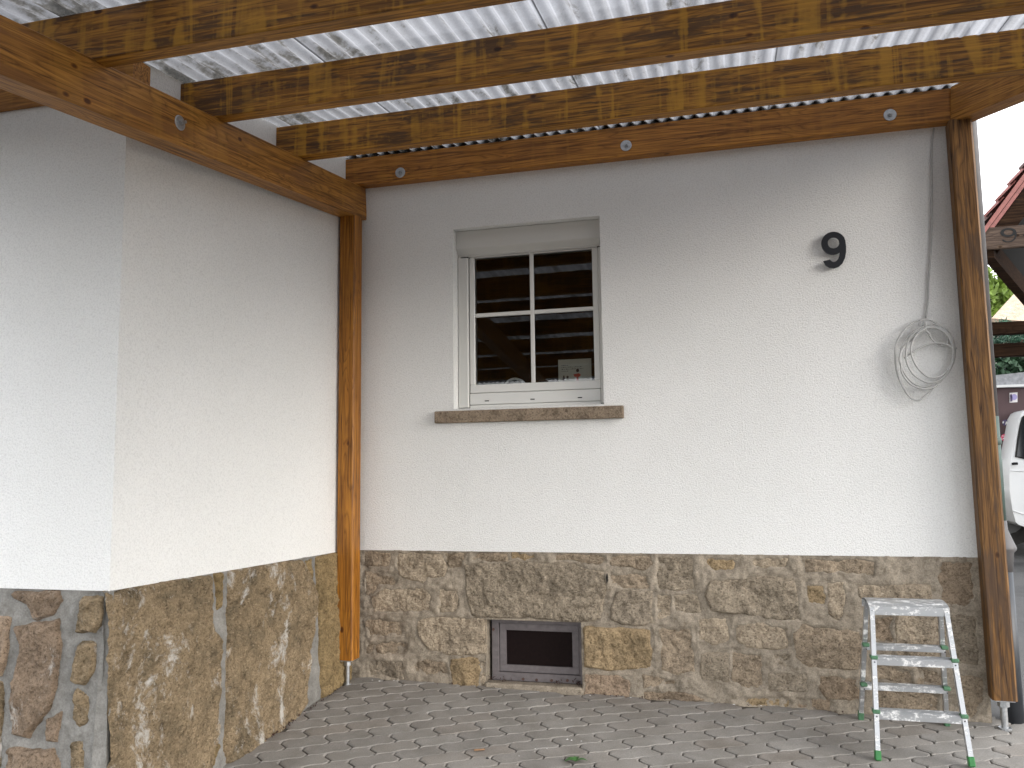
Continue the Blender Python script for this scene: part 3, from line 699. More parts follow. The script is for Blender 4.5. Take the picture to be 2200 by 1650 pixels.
# things on the inner sill
Yc = 5.25
a, b, c_ = at(1199, 773, Yc), at(1270, 771, Yc), at(1200, 828, Yc)
CARD = flat('cream_paper', (.62, .60, .50), .8, n=.05, nsc=8); INK = flat('blue_black_ink', (.05, .05, .08), .7); REDI = flat('red_crayon', (.60, .10, .06), .7); BRN = flat('dark_brown_crayon', (.07, .04, .03), .7)
card = emp('picture_card', ((a[0]+b[0])/2, Yc-DW, c_[2]), 'cream picture card with handwriting and a drawn figure in red behind the window glass', 'card')
m = MB(); m.cbox((a[0], Yc-DW, c_[2]-.02), (b[0], Yc-DW+.004, a[2]), .001); m.build('paper', CARD, card)
m = MB()
random.seed(3)
for r_, wd in enumerate((.20, .70, .82, .25)):
    x = a[0]+.022; z = a[2]-.040-.0125*r_
    while x < a[0]+.022+wd*(b[0]-a[0]-.04):
        w = random.uniform(.004, .011); h_ = random.uniform(.0016, .004)
        m.box((x, Yc-DW-.0012, z), (x+w, Yc-DW-.0004, z+h_)); x += w+random.uniform(.0015, .005)
m.build('handwriting', INK, card)
def disc(m, x, z, rx, rz, y, n=14): m.prism([(x+rx*math.cos(2*math.pi*i/n), y, z+rz*math.sin(2*math.pi*i/n)) for i in range(n)], (0, .0006, 0))
fx, fz = at(1241, 800, Yc)[0], at(1241, 800, Yc)[2]
m = MB(); disc(m, fx, fz+.012, .010, .011, Yc-DW-.0012); m.build('drawn_hair', BRN, card)
m = MB(); disc(m, fx-.096+.03, fz-.028, .008, .009, Yc-DW-.0012); disc(m, fx-.090, fz-.022, .005, .006, Yc-DW-.0012); m.box((fx-.098, Yc-DW-.0012, fz-.055), (fx-.083, Yc-DW-.0005, fz-.027)); m.build('drawn_animal', BRN, card)
m = MB(); m.prism([(fx-.028, Yc-DW-.0012, fz-.012), (fx+.008, Yc-DW-.0012, fz-.006), (fx+.022, Yc-DW-.0012, fz-.018), (fx+.006, Yc-DW-.0012, fz-.030), (fx-.020, Yc-DW-.0012, fz-.028)], (0, .0006, 0)); m.box((fx-.010, Yc-DW-.0012, fz-.052), (fx+.004, Yc-DW-.0005, fz-.030)); m.build('drawn_dress', REDI, card)
cx_, cz_ = at(1107, 838, 5.27)[0], at(1107, 838, 5.27)[2]
tam = emp('tambourine', (cx_, .27, cz_-.05), 'pale round tambourine rim with jingles standing behind the lower left pane', 'tambourine')
m = MB(); n = 40; rr0, rr1 = .080, .066
for i in range(n):
    a0, a1 = 2*math.pi*i/n, 2*math.pi*(i+1)/n
    k = [(cx_+r__*math.cos(t_), y_, cz_+r__*math.sin(t_)) for r__, y_ in ((rr0, .255), (rr0, .285), (rr1, .285), (rr1, .255)) for t_ in (a0, a1)]
    m.add(k, [(0, 1, 3, 2), (2, 3, 5, 4), (4, 5, 7, 6), (6, 7, 1, 0)])
m.build('rim', flat('cream_white_rim', (.62, .62, .60), .5), tam)
for i in range(7):
    t_ = R_(10+27*i); m = MB(); m.tube([(cx_+.073*math.cos(t_), .252, cz_+.073*math.sin(t_)), (cx_+.073*math.cos(t_), .256, cz_+.073*math.sin(t_))], .0052, 10); m.build('jingle', ZINC, tam)

p = at(1305, 1241, YP); m = MB(); m.prism([(p[0]-.002, -.012, p[2]-.030), (p[0]+.004, -.012, p[2]-.018), (p[0]+.005, -.012, p[2]+.006), (p[0]+.001, -.012, p[2]+.026), (p[0]-.005, -.012, p[2]+.004)], (0, .03, 0)); m.build('mortar_hole_shade', BLACK, mo)  # solid black wedge standing in for the shade inside a joint hole
# ---- basement hatch
hat = emp('basement_window', ((hx0+hx1)/2, .1, hz0), parent=house)
x0, x1 = -1.490, -.918; z0, z1 = EYE-1.262, EYE-.893
m = MB()
for a, b, c, d in ((x0, x1, z1-.028, z1), (x0, x1, z0, z0+.048), (x0, x0+.045, z0+.048, z1-.028), (x1-.028, x1, z0+.048, z1-.028)): m.cbox((a, .085, c), (b, .125, d), .002)
m.build('outer_frame', STEELW, hat)
a0, a1, c0, c1 = x0+.048, x1-.031, z0+.051, z1-.031; bw = .040
m = MB()
for a, b, c, d in ((a0, a1, c1-bw, c1), (a0, a1, c0, c0+bw), (a0, a0+bw, c0+bw, c1-bw), (a1-bw, a1, c0+bw, c1-bw)): m.cbox((a, .097, c), (b, .125, d), .0015)
m.build('inner_frame', STEELW, hat)
m = MB(); m.box((a0, .112, c0), (a1, .118, c1)); m.build('dark_panel', DARKIN, hat)
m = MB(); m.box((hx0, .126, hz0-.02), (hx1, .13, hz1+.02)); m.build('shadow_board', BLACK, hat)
for px_, py_ in ((1124, 1459), (1153, 1461), (1185, 1462), (1219, 1462), (1060, 1352)):
    p = at(px_, py_, 5.083); m = MB(); m.tube([(p[0], .080, p[2]), (p[0], .086, p[2])], .0085, 10); m.build('rivet', RUST, hat)

# ---- house number
tx0, tx1, tz0, tz1 = .1057*4.97, .1322*4.97, .2269*4.97+EYE, .2695*4.97+EYE
def nine(front, thick, place2d, k=1.0):
    """a bold 9: a ring for the bowl and a hooked stem, in a 1 x 1.4 box"""
    m = MB(); n = 36
    def strip(o_, i_, y0, y1, closed):
        v = [place2d(a, b, y0) for a, b in o_]+[place2d(a, b, y0) for a, b in i_]+[place2d(a, b, y1) for a, b in o_]+[place2d(a, b, y1) for a, b in i_]
        n_ = len(o_); f = []
        for q in range(n_ if closed else n_-1):
            w = (q+1) % n_; f += [(q, w, n_+w, n_+q), (2*n_+q, 3*n_+q, 3*n_+w, 2*n_+w), (q, 2*n_+q, 2*n_+w, w), (n_+q, n_+w, 3*n_+w, 3*n_+q)]
        if not closed: f += [(0, n_, 3*n_, 2*n_), (n_-1, 3*n_-1, 4*n_-1, 2*n_-1)]
        m.add(v, f)
    ro = [(.49+.49*math.cos(2*math.pi*q/n), .965+.435*math.sin(2*math.pi*q/n)) for q in range(n)]
    ri = [(.50+(.235*k)*math.cos(2*math.pi*q/n), .975+(.215*k)*math.sin(2*math.pi*q/n)) for q in range(n)]
    strip(ro, ri, front, front+thick, True)
    so = [(.93, 1.19), (.985, 1.02), (1.0, .80), (.985, .58), (.93, .36), (.82, .17), (.66, .045), (.47, 0), (.28, .035), (.13, .14), (.05, .30)]
    si = [(.72, 1.05), (.735, .93), (.735, .78), (.735, .62), (.71, .48), (.65, .34), (.57, .265), (.475, .235), (.40, .26), (.345, .31), (.315, .345)]
    if k > 1: si = [(a*.4+b[0]*.6, c*.4+b[1]*.6) for (a, c), b in zip(si, so)]
    strip(so, si, front+.0006, front+thick-.0006, False); return m
m = nine(-.028, .012, lambda a, b, y: (tx0+a*(tx1-tx0), y, tz0+b/1.4*(tz1-tz0))); v, f = m.v, m.f
tag(obj('house_number', v, f, NUM), 'black house number 9 standing off the white plaster to the right of the window', 'house number')

# ------------------------------------------------------------------ timber canopy
can = emp('canopy', (0, -1.5, .1), 'stained timber canopy of beams, rafters and posts under translucent corrugated sheets against the white wall', 'canopy')
SL = .105; ZR0, YR0 = 2.083, 4.92
zr = lambda Y: ZR0-SL*(YR0-Y)            # top of rafters, eye-relative
def beam(name, p0, p1, w, h, mat, parent=can, up=(0, 0, 1), ch=.004, extra=None):
    """p0,p1: middle of the TOP face; w across, h down"""
    p0, p1 = Vector(p0), Vector(p1); L_ = (p1-p0).length; x = (p1-p0).normalized(); y = Vector(up).cross(x).normalized(); z = x.cross(y)
    M = Matrix.Identity(4)
    for j in range(3): M[j][0] = x[j]; M[j][1] = y[j]; M[j][2] = z[j]
    M[0][3], M[1][3], M[2][3] = p0
    m = MB(); n = max(2, int(L_/.5))
    sec = [(-w/2+ch, 0), (w/2-ch, 0), (w/2, -ch), (w/2, -h+ch), (w/2-ch, -h), (-w/2+ch, -h), (-w/2, -h+ch), (-w/2, -ch)]
    v = []; f = []
    for i in range(n+1):
        for a, b in sec: v.append((L_*i/n, a+.0006*math.sin(i*2.1), b))
    for i in range(n):
        for j in range(8): k = (j+1) % 8; f.append((i*8+j, i*8+k, i*8+8+k, i*8+8+j)[::-1])
    f.append(tuple(range(8))); f.append(tuple(range(n*8+7, n*8-1, -1)))
    return obj(name, v, f, mat, parent, frame=M)
XLw = lambda Y: wx(Y) if Y > 3.17 else -3.9
led = beam('wall_beam', P(-2.42, 4.96, ZR0-.004), P(1.240, 4.96, ZR0+.002), .080, .186, W_LEDG)
RY = [4.17, 3.404, 2.625, 1.845, 1.065, .285, -.495, -1.275]
rbx = lambda Y: 1.300+(4.90-Y)*.5774      # centre line of the right beam
for i, Y in enumerate(RY):
    xr_ = rbx(Y+.04)-.075
    beam('rafter', P(XLw(Y)-.005, Y+.039, zr(Y)), P(xr_, Y+.039, zr(Y)+(.010 if i < 3 else .004)), .078, (.193, .196, .206, .155)[min(i, 3)], W_RAFT)
xlb = lambda Y: -2.305-(4.92-Y)*.0325     # right face of the left beam
lb = beam('beam', P(xlb(-1.6)-.06, -1.6, zr(-1.6)-.201), P(xlb(4.985)-.06, 4.985, zr(4.985)-.199), .12, .212, W_BEAM)
rb = beam('beam', P(rbx(-1.6), -1.6, zr(-1.6)+.0), P(rbx(4.93), 4.93, zr(4.93)), .12, .196, W_BEAM)
beam('wall_beam', P(-4.6, 3.115, 1.893), P(-2.555, 3.115, 1.893), .115, .165, W_BEAM)
# posts
def post(p, ztop, zbot, s, mat, rot, lean=0.0, rr=.012, zg_=None):
    x, Y = p; M = Matrix.Translation(P(x, Y, 0)) @ Matrix.Rotation(rot, 4, 'Z') @ Matrix.Rotation(R_(-90), 4, 'Y')
    # local +x runs downwards
    L_ = ztop-zbot; M = Matrix.Translation(P(x, Y, ztop)) @ Matrix.Rotation(rot, 4, 'Z') @ Matrix.Rotation(R_(90)-lean, 4, 'Y')
    m = MB(); c = .010; sec = [(-s/2+c, -s/2), (s/2-c, -s/2), (s/2, -s/2+c), (s/2, s/2-c), (s/2-c, s/2), (-s/2+c, s/2), (-s/2, s/2-c), (-s/2, -s/2+c)]
    v = [(L_*i/6, a, b) for i in range(7) for a, b in sec]; f = [(i*8+j, i*8+8+j, i*8+8+(j+1) % 8, i*8+(j+1) % 8)[::-1] for i in range(6) for j in range(8)]
    f += [tuple(range(8)), tuple(range(55, 47, -1))]
    o = obj('post', v, f, mat, can, frame=M); e = M @ Vector((L_, 0, 0))
    m = MB(); g = zg_; m.tube([(e.x, e.y, e.z-.004), (e.x, e.y, g-.02)], rr, 14)
    m.tube([(e.x, e.y, e.z-.010), (e.x, e.y, e.z-.040)], rr*1.7, 6); m.cbox((e.x-.045, e.y-.045, e.z-.008), (e.x+.045, e.y+.045, e.z), .001)
    m.tube([(e.x, e.y, g+.006), (e.x, e.y, g-.01)], rr*1.9, 12)
    m.build('post_base', ZINC, o); return o
post((-2.358, 4.882), zr(4.88)-.201-.213, -1.131, .112, W_POST, 0, 0, .0125, zg(-2.358, 4.88))
post((1.266, 4.938), zr(4.94)-.196, -1.185, .116, W_POSTR, R_(-4), R_(.3), .0165, zg(1.27, 4.94))
# bolts through the beams
def bolt(pos, nrm, par):
    nrm = Vector(nrm).normalized(); pos = Vector(pos); m = MB()
    m.tube([pos+nrm*.0, pos+nrm*.003, pos+nrm*.005], .033, 24, rr=[.034, .034, .031]); m.build('washer', ZINC, par)
    m = MB(); m.tube([pos+nrm*.005, pos+nrm*.018], .0135, 6); m.tube([pos+nrm*.018, pos+nrm*.034], .0070, 10); m.build('nut', ZINC, par)
for q in ((860, 371), (1345, 313), (1912, 247)): bolt(at(*q, 4.9195), (0, -1, 0), led)
vv = ray(386, 264); Yq = 3.2
for _ in range(20): Yq = xlb(Yq)/vv[0]
bolt((vv[0]*Yq, Yq-DW, vv[2]*Yq+EYE), (1, -.0325, 0), lb)
# corrugated sheets
PIT = .0762; AMP = .0105
def sheet(x0, x1, lift):
    nx = int((x1-x0)/PIT*10); v = []; f = []
    for i in range(nx+1):
        x = x0+i*PIT/10; ph = 2*math.pi*x/PIT; dz = AMP*(math.cos(ph)+1)+lift; sl = 0
        ye = 4.995 if x < 1.36 else max(4.995-(x-1.36)*1.732, -2)
        ys = -2.2
        for k in range(5):
            Y = ys+(ye-ys)*k/4; v.append(P(x, Y, zr(Y)+.002+dz))
    for i in range(nx):
        for k in range(4): f.append((i*5+k, i*5+5+k, i*5+6+k, i*5+1+k))
    return v, f
edges = [-4.3, -2.83, -1.75, -.72, .31, 1.33, 2.36, 3.4, 4.9]
for i in range(len(edges)-1):
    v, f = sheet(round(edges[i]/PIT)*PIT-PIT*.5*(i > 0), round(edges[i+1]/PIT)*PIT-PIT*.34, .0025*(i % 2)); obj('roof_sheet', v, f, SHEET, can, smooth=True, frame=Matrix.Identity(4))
m = MB(); m.add([P(-2.5, 4.915, zr(4.92)+.032), P(1.45, 4.915, zr(4.92)+.032), P(1.45, 5.0, zr(5)+.036), P(-2.5, 5.0, zr(5)+.036), P(1.45, 4.998, zr(5)+.16), P(-2.5, 4.998, zr(5)+.16)], [(0, 1, 2, 3), (3, 2, 4, 5)]); m.build('light_stop_strip', LIGHT_STOP, can)  # unseen strip, added to keep daylight out of the gap above the wall beam

# ------------------------------------------------------------------ cable
def smooth_path(pts, n=8):
    pts = [np.array(p, float) for p in pts]; pts = [2*pts[0]-pts[1]]+pts+[2*pts[-1]-pts[-2]]; o = []
    for i in range(1, len(pts)-2):
        p0, p1, p2, p3 = pts[i-1:i+3]
        for k in range(n):
            t = k/n; o.append(.5*((2*p1)+(-p0+p2)*t+(2*p0-5*p1+4*p2-p3)*t*t+(-p0+3*p1-3*p2+p3)*t**3))
    o.append(pts[-2]); return o
cz = lambda X, Y: (1850+X/4.852, 560+Y/4.853)
cab = emp('cable', at(1987, 688, 4.96), 'pale grey cable hanging down the white wall into a loose coil beside the right post', 'cable')
run = [(2006, 276), (2003, 300), (2001, 340), (2002, 400), (2002, 470), (2000, 540), (1995, 600), (1994, 640), (1989, 684)]
m = MB(); m.tube(smooth_path([at(x, y, 4.988) for x, y in run]), 0.0052, 8); m.build('hanging_run', CABLE, cab, smooth=True)
loops = [[(690,610),(600,620),(480,690),(380,830),(355,960),(370,1150),(440,1330),(520,1430),(600,1455),(680,1400),(760,1320),(900,1180),(965,1040),(975,900),(920,760),(830,690),(740,660)],
 [(740,660),(640,690),(520,760),(430,880),(410,1020),(440,1150),(520,1260),(620,1310),(720,1300),(830,1240),(930,1120),(975,980),(950,840),(880,740),(780,690),(700,690)],
 [(700,690),(600,730),(510,800),(470,920),(475,1060),(540,1180),(640,1250),(740,1270),(850,1220),(930,1110),(960,990),(940,850),(860,740),(760,700),(680,705)],
 [(680,705),(590,760),(530,860),(520,960),(570,1090),(660,1190),(740,1220),(830,1200),(900,1140)],
 [(670,640),(680,720),(740,820),(800,870),(860,890),(900,860),(890,780),(830,700),(760,640),(690,612),(620,630),(605,680)],
 [(450,1015),(560,940),(680,880),(780,860),(880,870),(960,905),(998,915)],
 [(720,770),(660,735),(560,800),(440,900),(400,1020),(415,1100)],
 [(415,1060),(430,1180),(520,1290),(640,1335),(740,1325),(800,1290)]]
for i, lp in enumerate(loops):
    yy = 4.962-.0062*(i % 4)
    pts = [at(*cz(*p), yy+.004*math.sin(j*1.3+i)) for j, p in enumerate(lp)]
    m = MB(); m.tube(smooth_path(pts), 0.0052, 8); m.build('cable_loop', CABLE, cab, smooth=True)
m = MB(); p = at(1987, 700, 4.985); m.tube([(p[0]-.015, -.002, p[2]), (p[0]-.015, -.05, p[2]), (p[0]-.015, -.055, p[2]+.02)], .003, 6); m.build('hook', ZINC, cab)

# ------------------------------------------------------------------ step ladder
lad = emp('step_ladder', (.87, -.34, zg(.87, 4.66)), 'small folding aluminium step ladder with green feet, smeared with white paint, by the stone plinth', 'step ladder')
FY0, FZ0, TY0, TZ0 = 4.402, -1.368, 4.55, -.684
BY0, BZ0, TY1 = 4.924, -1.326, 4.77
def lerp(a, b, t): return tuple(x+(y-x)*t for x, y in zip(a, b))
fl, fr_ = ray(1886, 1632)*4.402, ray(2088, 1645)*4.402
flp, frp = (fl[0], FY0, FZ0), (fr_[0], FY0, FZ0)
tlp, trp = (ray(1873, 1312)[0]*TY0, TY0, TZ0), (ray(2032, 1318)[0]*TY0, TY0, TZ0)
blp, brp = (ray(1849, 1543)[0]*BY0, BY0, BZ0), (ray(2034, 1558)[0]*BY0, BY0, BZ0-.004)
tbl, tbr = (ray(1862, 1290)[0]*TY1, TY1, TZ0), (ray(2019, 1296)[0]*TY1, TY1, TZ0)
def rail(a, b, wx_, wy_, name='rail', ft=True, gm=GREEN):
    A, B = Vector(P(*a)), Vector(P(*b)); z = (B-A).normalized(); y = Vector((0, 1, 0)); y = (y-z*y.dot(z)).normalized(); x = y.cross(z); M = Matrix.Identity(4)
    for j in range(3): M[j][0] = x[j]; M[j][1] = y[j]; M[j][2] = z[j]
    M[0][3], M[1][3], M[2][3] = A; L_ = (B-A).length
    m = MB(); t_ = .0022
    s = 1 if True else -1
    m.box((-wx_/2, -wy_/2, .012), (wx_/2, -wy_/2+t_, L_)); m.box((-wx_/2, wy_/2-t_, .012), (wx_/2, wy_/2, L_)); m.box((wx_/2-t_, -wy_/2+t_, .012), (wx_/2, wy_/2-t_, L_)); m.box((-wx_/2, -wy_/2+t_, .012), (-wx_/2+t_, wy_/2-t_, L_))
    o = m.build(name, ALU, lad, frame=M)
    m = MB(); m.cbox((-wx_/2-.003, -wy_/2-.003, 0), (wx_/2+.003, wy_/2+.003, .045), .004); m.build('foot', gm, o, frame=M)
    return o
rail(flp, tlp, .021, .036); rail(frp, trp, .021, .036); rail(blp, tbl, .021, .034, gm=GREENP); rail(brp, tbr, .021, .034, gm=GREENP)
def step(t_, A0, A1, B0, B1, dep, name='step', zz=None, sgn=1, apr=.032):
    l = lerp(A0, A1, t_); r__ = lerp(B0, B1, t_); z = (l[2]+r__[2])/2
    y0 = l[1]-.020*sgn; a, b = P(l[0]-.013, y0, z), P(r__[0]+.013, y0, z); s = sgn
    m = MB(); ya, yb_ = sorted((a[1], a[1]+dep*s))
    m.cbox((a[0], ya, z+EYE-.004), (b[0], yb_, z+EYE+.003), .001)
    for k in range(5): yy = ya+.012+k*(dep-.024)/4; m.box((a[0]+.02, yy-.002, z+EYE+.003), (b[0]-.02, yy+.002, z+EYE+.0045))
    yf_ = a[1]; m.cbox((a[0], min(yf_, yf_+.003*s), z+EYE-apr), (b[0], max(yf_, yf_+.003*s), z+EYE-.004), .001)
    yr_ = a[1]+dep*s; m.cbox((a[0]+.014, min(yr_, yr_-.003*s), z+EYE-.022), (b[0]-.014, max(yr_, yr_-.003*s), z+EYE-.004), .001)
    o = m.build(name, ALU, lad)
    for x in (a[0]+.013, b[0]-.013):
        m = MB(); yq = yf_-.003*s if s > 0 else ya-.003; m.tube([(x, yq, z+EYE-.018), (x, yq+.004, z+EYE-.018)], .0042, 8); m.build('rivet', flat_rv, o)
        m = MB(); m.cbox((x-.017, ya-.006, z+EYE-.006), (x+.017, ya+.030, z+EYE+.012), .004); m.build('clip', GREENP, o)
flat_rv = flat('dark_rivet', (.09, .09, .10), .5, .6)
def tfor(A0, A1, px_, py_):
    best = min(np.linspace(0, 1, 400), key=lambda t_: abs(topx(P(*lerp(A0, A1, t_)))[1]-py_)); return best
step(tfor(flp, tlp, 0, 1528), flp, tlp, frp, trp, .085); step(tfor(flp, tlp, 0, 1412), flp, tlp, frp, trp, .080)
step(tfor(blp, tbl, 0, 1467), blp, tbl, brp, tbr, .075, sgn=-1, apr=.026); step(tfor(blp, tbl, 0, 1382), blp, tbl, brp, tbr, .075, sgn=-1, apr=.026)
# rounded top platform
m = MB(); x0, x1 = tlp[0]-.014, trp[0]+.014; prof = []
for i in range(9):
    t_ = i/8; prof.append((TY0-.018+(TY1+.018-TY0+.018)*t_, TZ0+.004+.020*math.sin(math.pi*t_)**.6))
lo_ = [(a, b-.003) for a, b in prof]
ring = prof+lo_[::-1]
xin = .010
m.prism([P(x0+.0, a, b) for a, b in ring], (x1-x0, 0, 0))
m.cbox(P(x0, TY0-.019, TZ0-.036), P(x1, TY0-.016, TZ0+.002), .001); m.cbox(P(x0, TY1+.016, TZ0-.034), P(x1, TY1+.019, TZ0+.002), .001)
o = m.build('top_step', ALU, lad)
for x in (x0+.012, x1-.012):
    m = MB(); m.tube([P(x, TY0-.022, TZ0-.018), P(x, TY0-.018, TZ0-.018)], .0045, 8); m.build('rivet', flat_rv, o)
m = MB(); m.tube([P(blp[0]+.03, 4.86, -1.11), P(blp[0]+.055, 4.82, -1.115), P(flp[0]+.02, 4.46, -1.12)], .0018, 6); m.build('spreader_wire', ZINC, lad)

# ------------------------------------------------------------------ downpipe
dp = emp('downpipe', P(1.352, 5.075, -1.2), 'grey zinc downpipe running into a black cast iron standpipe behind the right post', 'downpipe')
DPX, DPY = 1.353, 5.075
ZP = flat('weathered_zinc', (.105, .10, .10), .6, .2, n=.25, nsc=6); COP = flat('green_streaked_zinc', (.07, .105, .09), .65, .1, n=.3, nsc=12); IRON = flat('black_cast_iron', (.022, .025, .030), .45, n=.3, nsc=15)
m = MB(); m.tube([P(DPX, DPY, 3.4), P(DPX, DPY, .27)], .042, 20, rr=None); m.build('pipe', ZP, dp, smooth=True)
m = MB(); m.tube([P(DPX, DPY, .27), P(DPX, DPY, -.30)], .0425, 20); m.tube([P(DPX, DPY, .155), P(DPX, DPY, .15), P(DPX, DPY, .12), P(DPX, DPY, .115)], .046, 20, rr=[.0425, .048, .048, .0425]); m.build('pipe', COP, dp, smooth=True)
m = MB(); m.tube([P(DPX, DPY, z) for z in (-.29, -.34, -.41, -.43, -.445, -.46, -.56)], .05, 24, rr=[.044, .046, .072, .080, .080, .066, .055]); m.build('hopper', ZP, dp, smooth=True)
m = MB(); m.tube([P(DPX, DPY, -.50), P(DPX+.004, DPY, -1.5)], .055, 20); m.build('standpipe', IRON, dp, smooth=True)

# ------------------------------------------------------------------ litter on the paving
CHIP = flat('white_plaster_crumb', (.75, .75, .73), .9)
def chip(px_, py_, s, mat, name, label, cat, grp=None, wall=False, flatn=.5):
    x, Y = gxy(px_, py_); z = zg(x, Y); m = MB(); v = []; n = 7
    for j, (hh, rr) in enumerate(((0, 1), (.5, .85), (1, .35))):
        for i in range(n):
            a = 2*math.pi*i/n+j*.3; q = rr*s*(.7+.6*random.random()); v.append((x+q*math.cos(a), Y-DW+q*math.sin(a)*.8, z-.001+hh*s*flatn))
    f = [(j*n+i, j*n+(i+1) % n, (j+1)*n+(i+1) % n, (j+1)*n+i) for j in (0, 1) for i in range(n)]+[tuple(range(2*n, 3*n)), tuple(range(n))[::-1]]
    tag(obj(name, v, f, mat), label, cat, grp)
chip(1577, 1512, .014, CHIP, 'plaster_chip', 'largest white plaster chip at the foot of the stone plinth between window hatch and ladder', 'chip')
for q, s in (((1219, 1588), .006), ((1228, 1590), .0055), ((1249, 1592), .004), ((1150, 1608), .004), ((1175, 1608), .003), ((1571, 1553), .004), ((1355, 1499), .006), ((1268, 1494), .005), ((1310, 1497), .004), ((1115, 1624), .004), ((1705, 1518), .005), ((815, 1463), .006), ((800, 1461), .005), ((846, 1462), .006), ((1635, 1516), .005)):
    chip(*q, s, CHIP, 'plaster_chip', 'tiny white crumb of plaster lying on the grey paving', 'chip', 'white plaster crumbs on the paving')
chip(1047, 1630, .009, flat('black_pebble', (.02, .018, .016), .6), 'pebble', 'small black pebble on the paving beside a brown wood chip', 'pebble', flatn=.9)
def leaf(m, base, d, w, L_, lift, droop=.3):
    d = Vector(d).normalized(); s = Vector((0, 0, 1)).cross(d).normalized(); v = []; n = 6
    for i in range(n+1):
        t_ = i/n; ww = w*math.sin(math.pi*min(t_*.9+.08, 1))**.8; c = Vector(base)+d*L_*t_+Vector((0, 0, lift*math.sin(math.pi*t_*.8)-droop*lift*t_))
        v += [tuple(c-s*ww+Vector((0, 0, .3*ww))), tuple(c), tuple(c+s*ww+Vector((0, 0, .3*ww)))]
    m.add(v, [(i*3+k, i*3+k+1, i*3+k+4, i*3+k+3) for i in range(n) for k in (0, 1)])
x, Y = gxy(1237, 1638); z = zg(x, Y)+.004
LEAF = flat('green_leaf', (.045, .13, .030), .5, n=.35, nsc=60); DRYL = flat('dry_brown_leaf', (.20, .10, .045), .8, n=.4, nsc=60); DRYD = flat('dark_dry_leaf', (.045, .018, .014), .85, n=.5, nsc=50)
lf = emp('fallen_leaf', (x, Y-DW, z), 'green three-fingered leaf lying on the paving at the bottom edge', 'leaf')
for a in (205, 95, 10, 160):
    m = MB(); leaf(m, (x, Y-DW, z), (math.cos(R_(a)), math.sin(R_(a)), 0), .013, .055, .012); m.build('leaflet', LEAF, lf)
x, Y = gxy(1030, 1614); z = zg(x, Y)+.004; m = MB(); m.cbox((x-.028, Y-DW-.007, z), (x+.028, Y-DW+.006, z+.007), .003, Matrix.Translation((x, Y-DW, 0)) @ Matrix.Rotation(R_(25), 4, 'Z') @ Matrix.Translation((-x, -(Y-DW), 0)))
tag(m.build('wood_chip', flat('light_brown_wood_chip', (.26, .15, .08), .8, n=.3, nsc=50)), 'light brown wood chip lying on the paving', 'wood chip')
# dry leaves in the hatch corners and along the splayed plinth: nobody could count them
m = MB()
for i in range(150):
    u = random.random()
    if i < 60:
        c = random.choice(((hx0+.02, .16), (hx0+.11, .08), (hx1-.04, .10), (hx1-.15, .05))); p = (c[0]+random.gauss(0, .022), .045+random.uniform(-.03, .03), hz0+.004+abs(random.gauss(0, .012 if i < 45 else .004)))
    else:
        Y = 4.05+.78*u; x = wx(Y)+BAT*.8+.015+abs(random.gauss(0, .012)); p = (x, Y-DW, zg(x, Y)+.004)
        if i > 120: x = random.uniform(-2.1, 1.1); Y = 4.985-abs(random.gauss(0, .008)); p = (x, Y-DW, zg(x, Y)+.003)
    a = random.uniform(0, 6.28); leaf(m, p, (math.cos(a), math.sin(a), random.uniform(-.2, .5)), random.uniform(.002, .005), random.uniform(.010, .026), .006)
tag(m.build('leaf_litter', DRYD), 'dark dry leaf crumbs gathered at the foot of the stone plinth', 'leaf litter', kind='stuff')

# ------------------------------------------------------------------ beyond the corner: timber shelter
she = emp('shelter', P(2.9, 8.2, -1.1), 'dark old timber shelter with a red tiled gable and a carved board', 'shelter')
TILE = flat('red_clay_tile', (.19, .062, .052), .75, n=.35, nsc=9); TILE_D = flat('mossy_dark_tile', (.085, .045, .040), .85, n=.4, nsc=14); VERGE = flat('red_painted_board', (.22, .075, .062), .6, n=.25, nsc=20)
YS = 8.0; DD = np.array([.418, 1.0])                         # depth direction of the shelter
def Q(px_, py_, Y=YS): return np.array(at(px_, py_, Y))
a, b = Q(2105, 512), Q(2290, 262)                            # verge line, eave to ridge
dv = (b-a)/np.linalg.norm(b-a); nv = np.array([-dv[2], 0, dv[0]])
dep = np.array([DD[0]*3.0, DD[1]*3.0, 0])
m = MB(); m.prism([a+nv*.02, b+nv*.02, b-nv*.04, a-nv*.04], dep); m.build('roof_boarding', W_DARK, she)
m = MB(); m.prism([a-nv*.045+[0, -.03, 0], b-nv*.045+[0, -.03, 0], b-nv*.185+[0, -.03, 0], a-nv*.185+[0, -.03, 0]], (0, .07, 0)); m.build('verge_rafter', W_DARK, she)
for k, (o0, o1) in enumerate(((.028, -.005), (-.010, -.040))):
    m = MB(); m.prism([a+nv*o0+[0, -.055+.012*k, 0], b+nv*o0+[0, -.055+.012*k, 0], b+nv*o1+[0, -.055+.012*k, 0], a+nv*o1+[0, -.055+.012*k, 0]], (0, .024, 0)); m.build('verge_board', VERGE, she)
Ltot = np.linalg.norm(b-a); nt_ = int(Ltot/.17)
for k in range(nt_):
    for c in range(3):
        s0 = k*.17; base = a+dv*s0+nv*(.055)+np.array([DD[0], DD[1], 0])*(.02+c*.24)-np.array([0, .06, 0]); v = []; n = 7
        for i in range(n):
            t_ = i/(n-1); off = np.array([DD[0], DD[1], 0])*.24*t_; h_ = .050*math.sin(math.pi*t_)**.8
            v.append(tuple(base+off+nv*(h_+.022))); v.append(tuple(base+off+dv*.22+nv*(h_-.006)))
            v.append(tuple(base+off+nv*(h_+.002)))
        f = [(i*3, i*3+3, i*3+4, i*3+1) for i in range(n-1)]+[(i*3+2, i*3+5, i*3+3, i*3) for i in range(n-1)]
        obj('roof_tile', v, f, TILE if (k*3+c) % 4 else TILE_D, she, smooth=True)
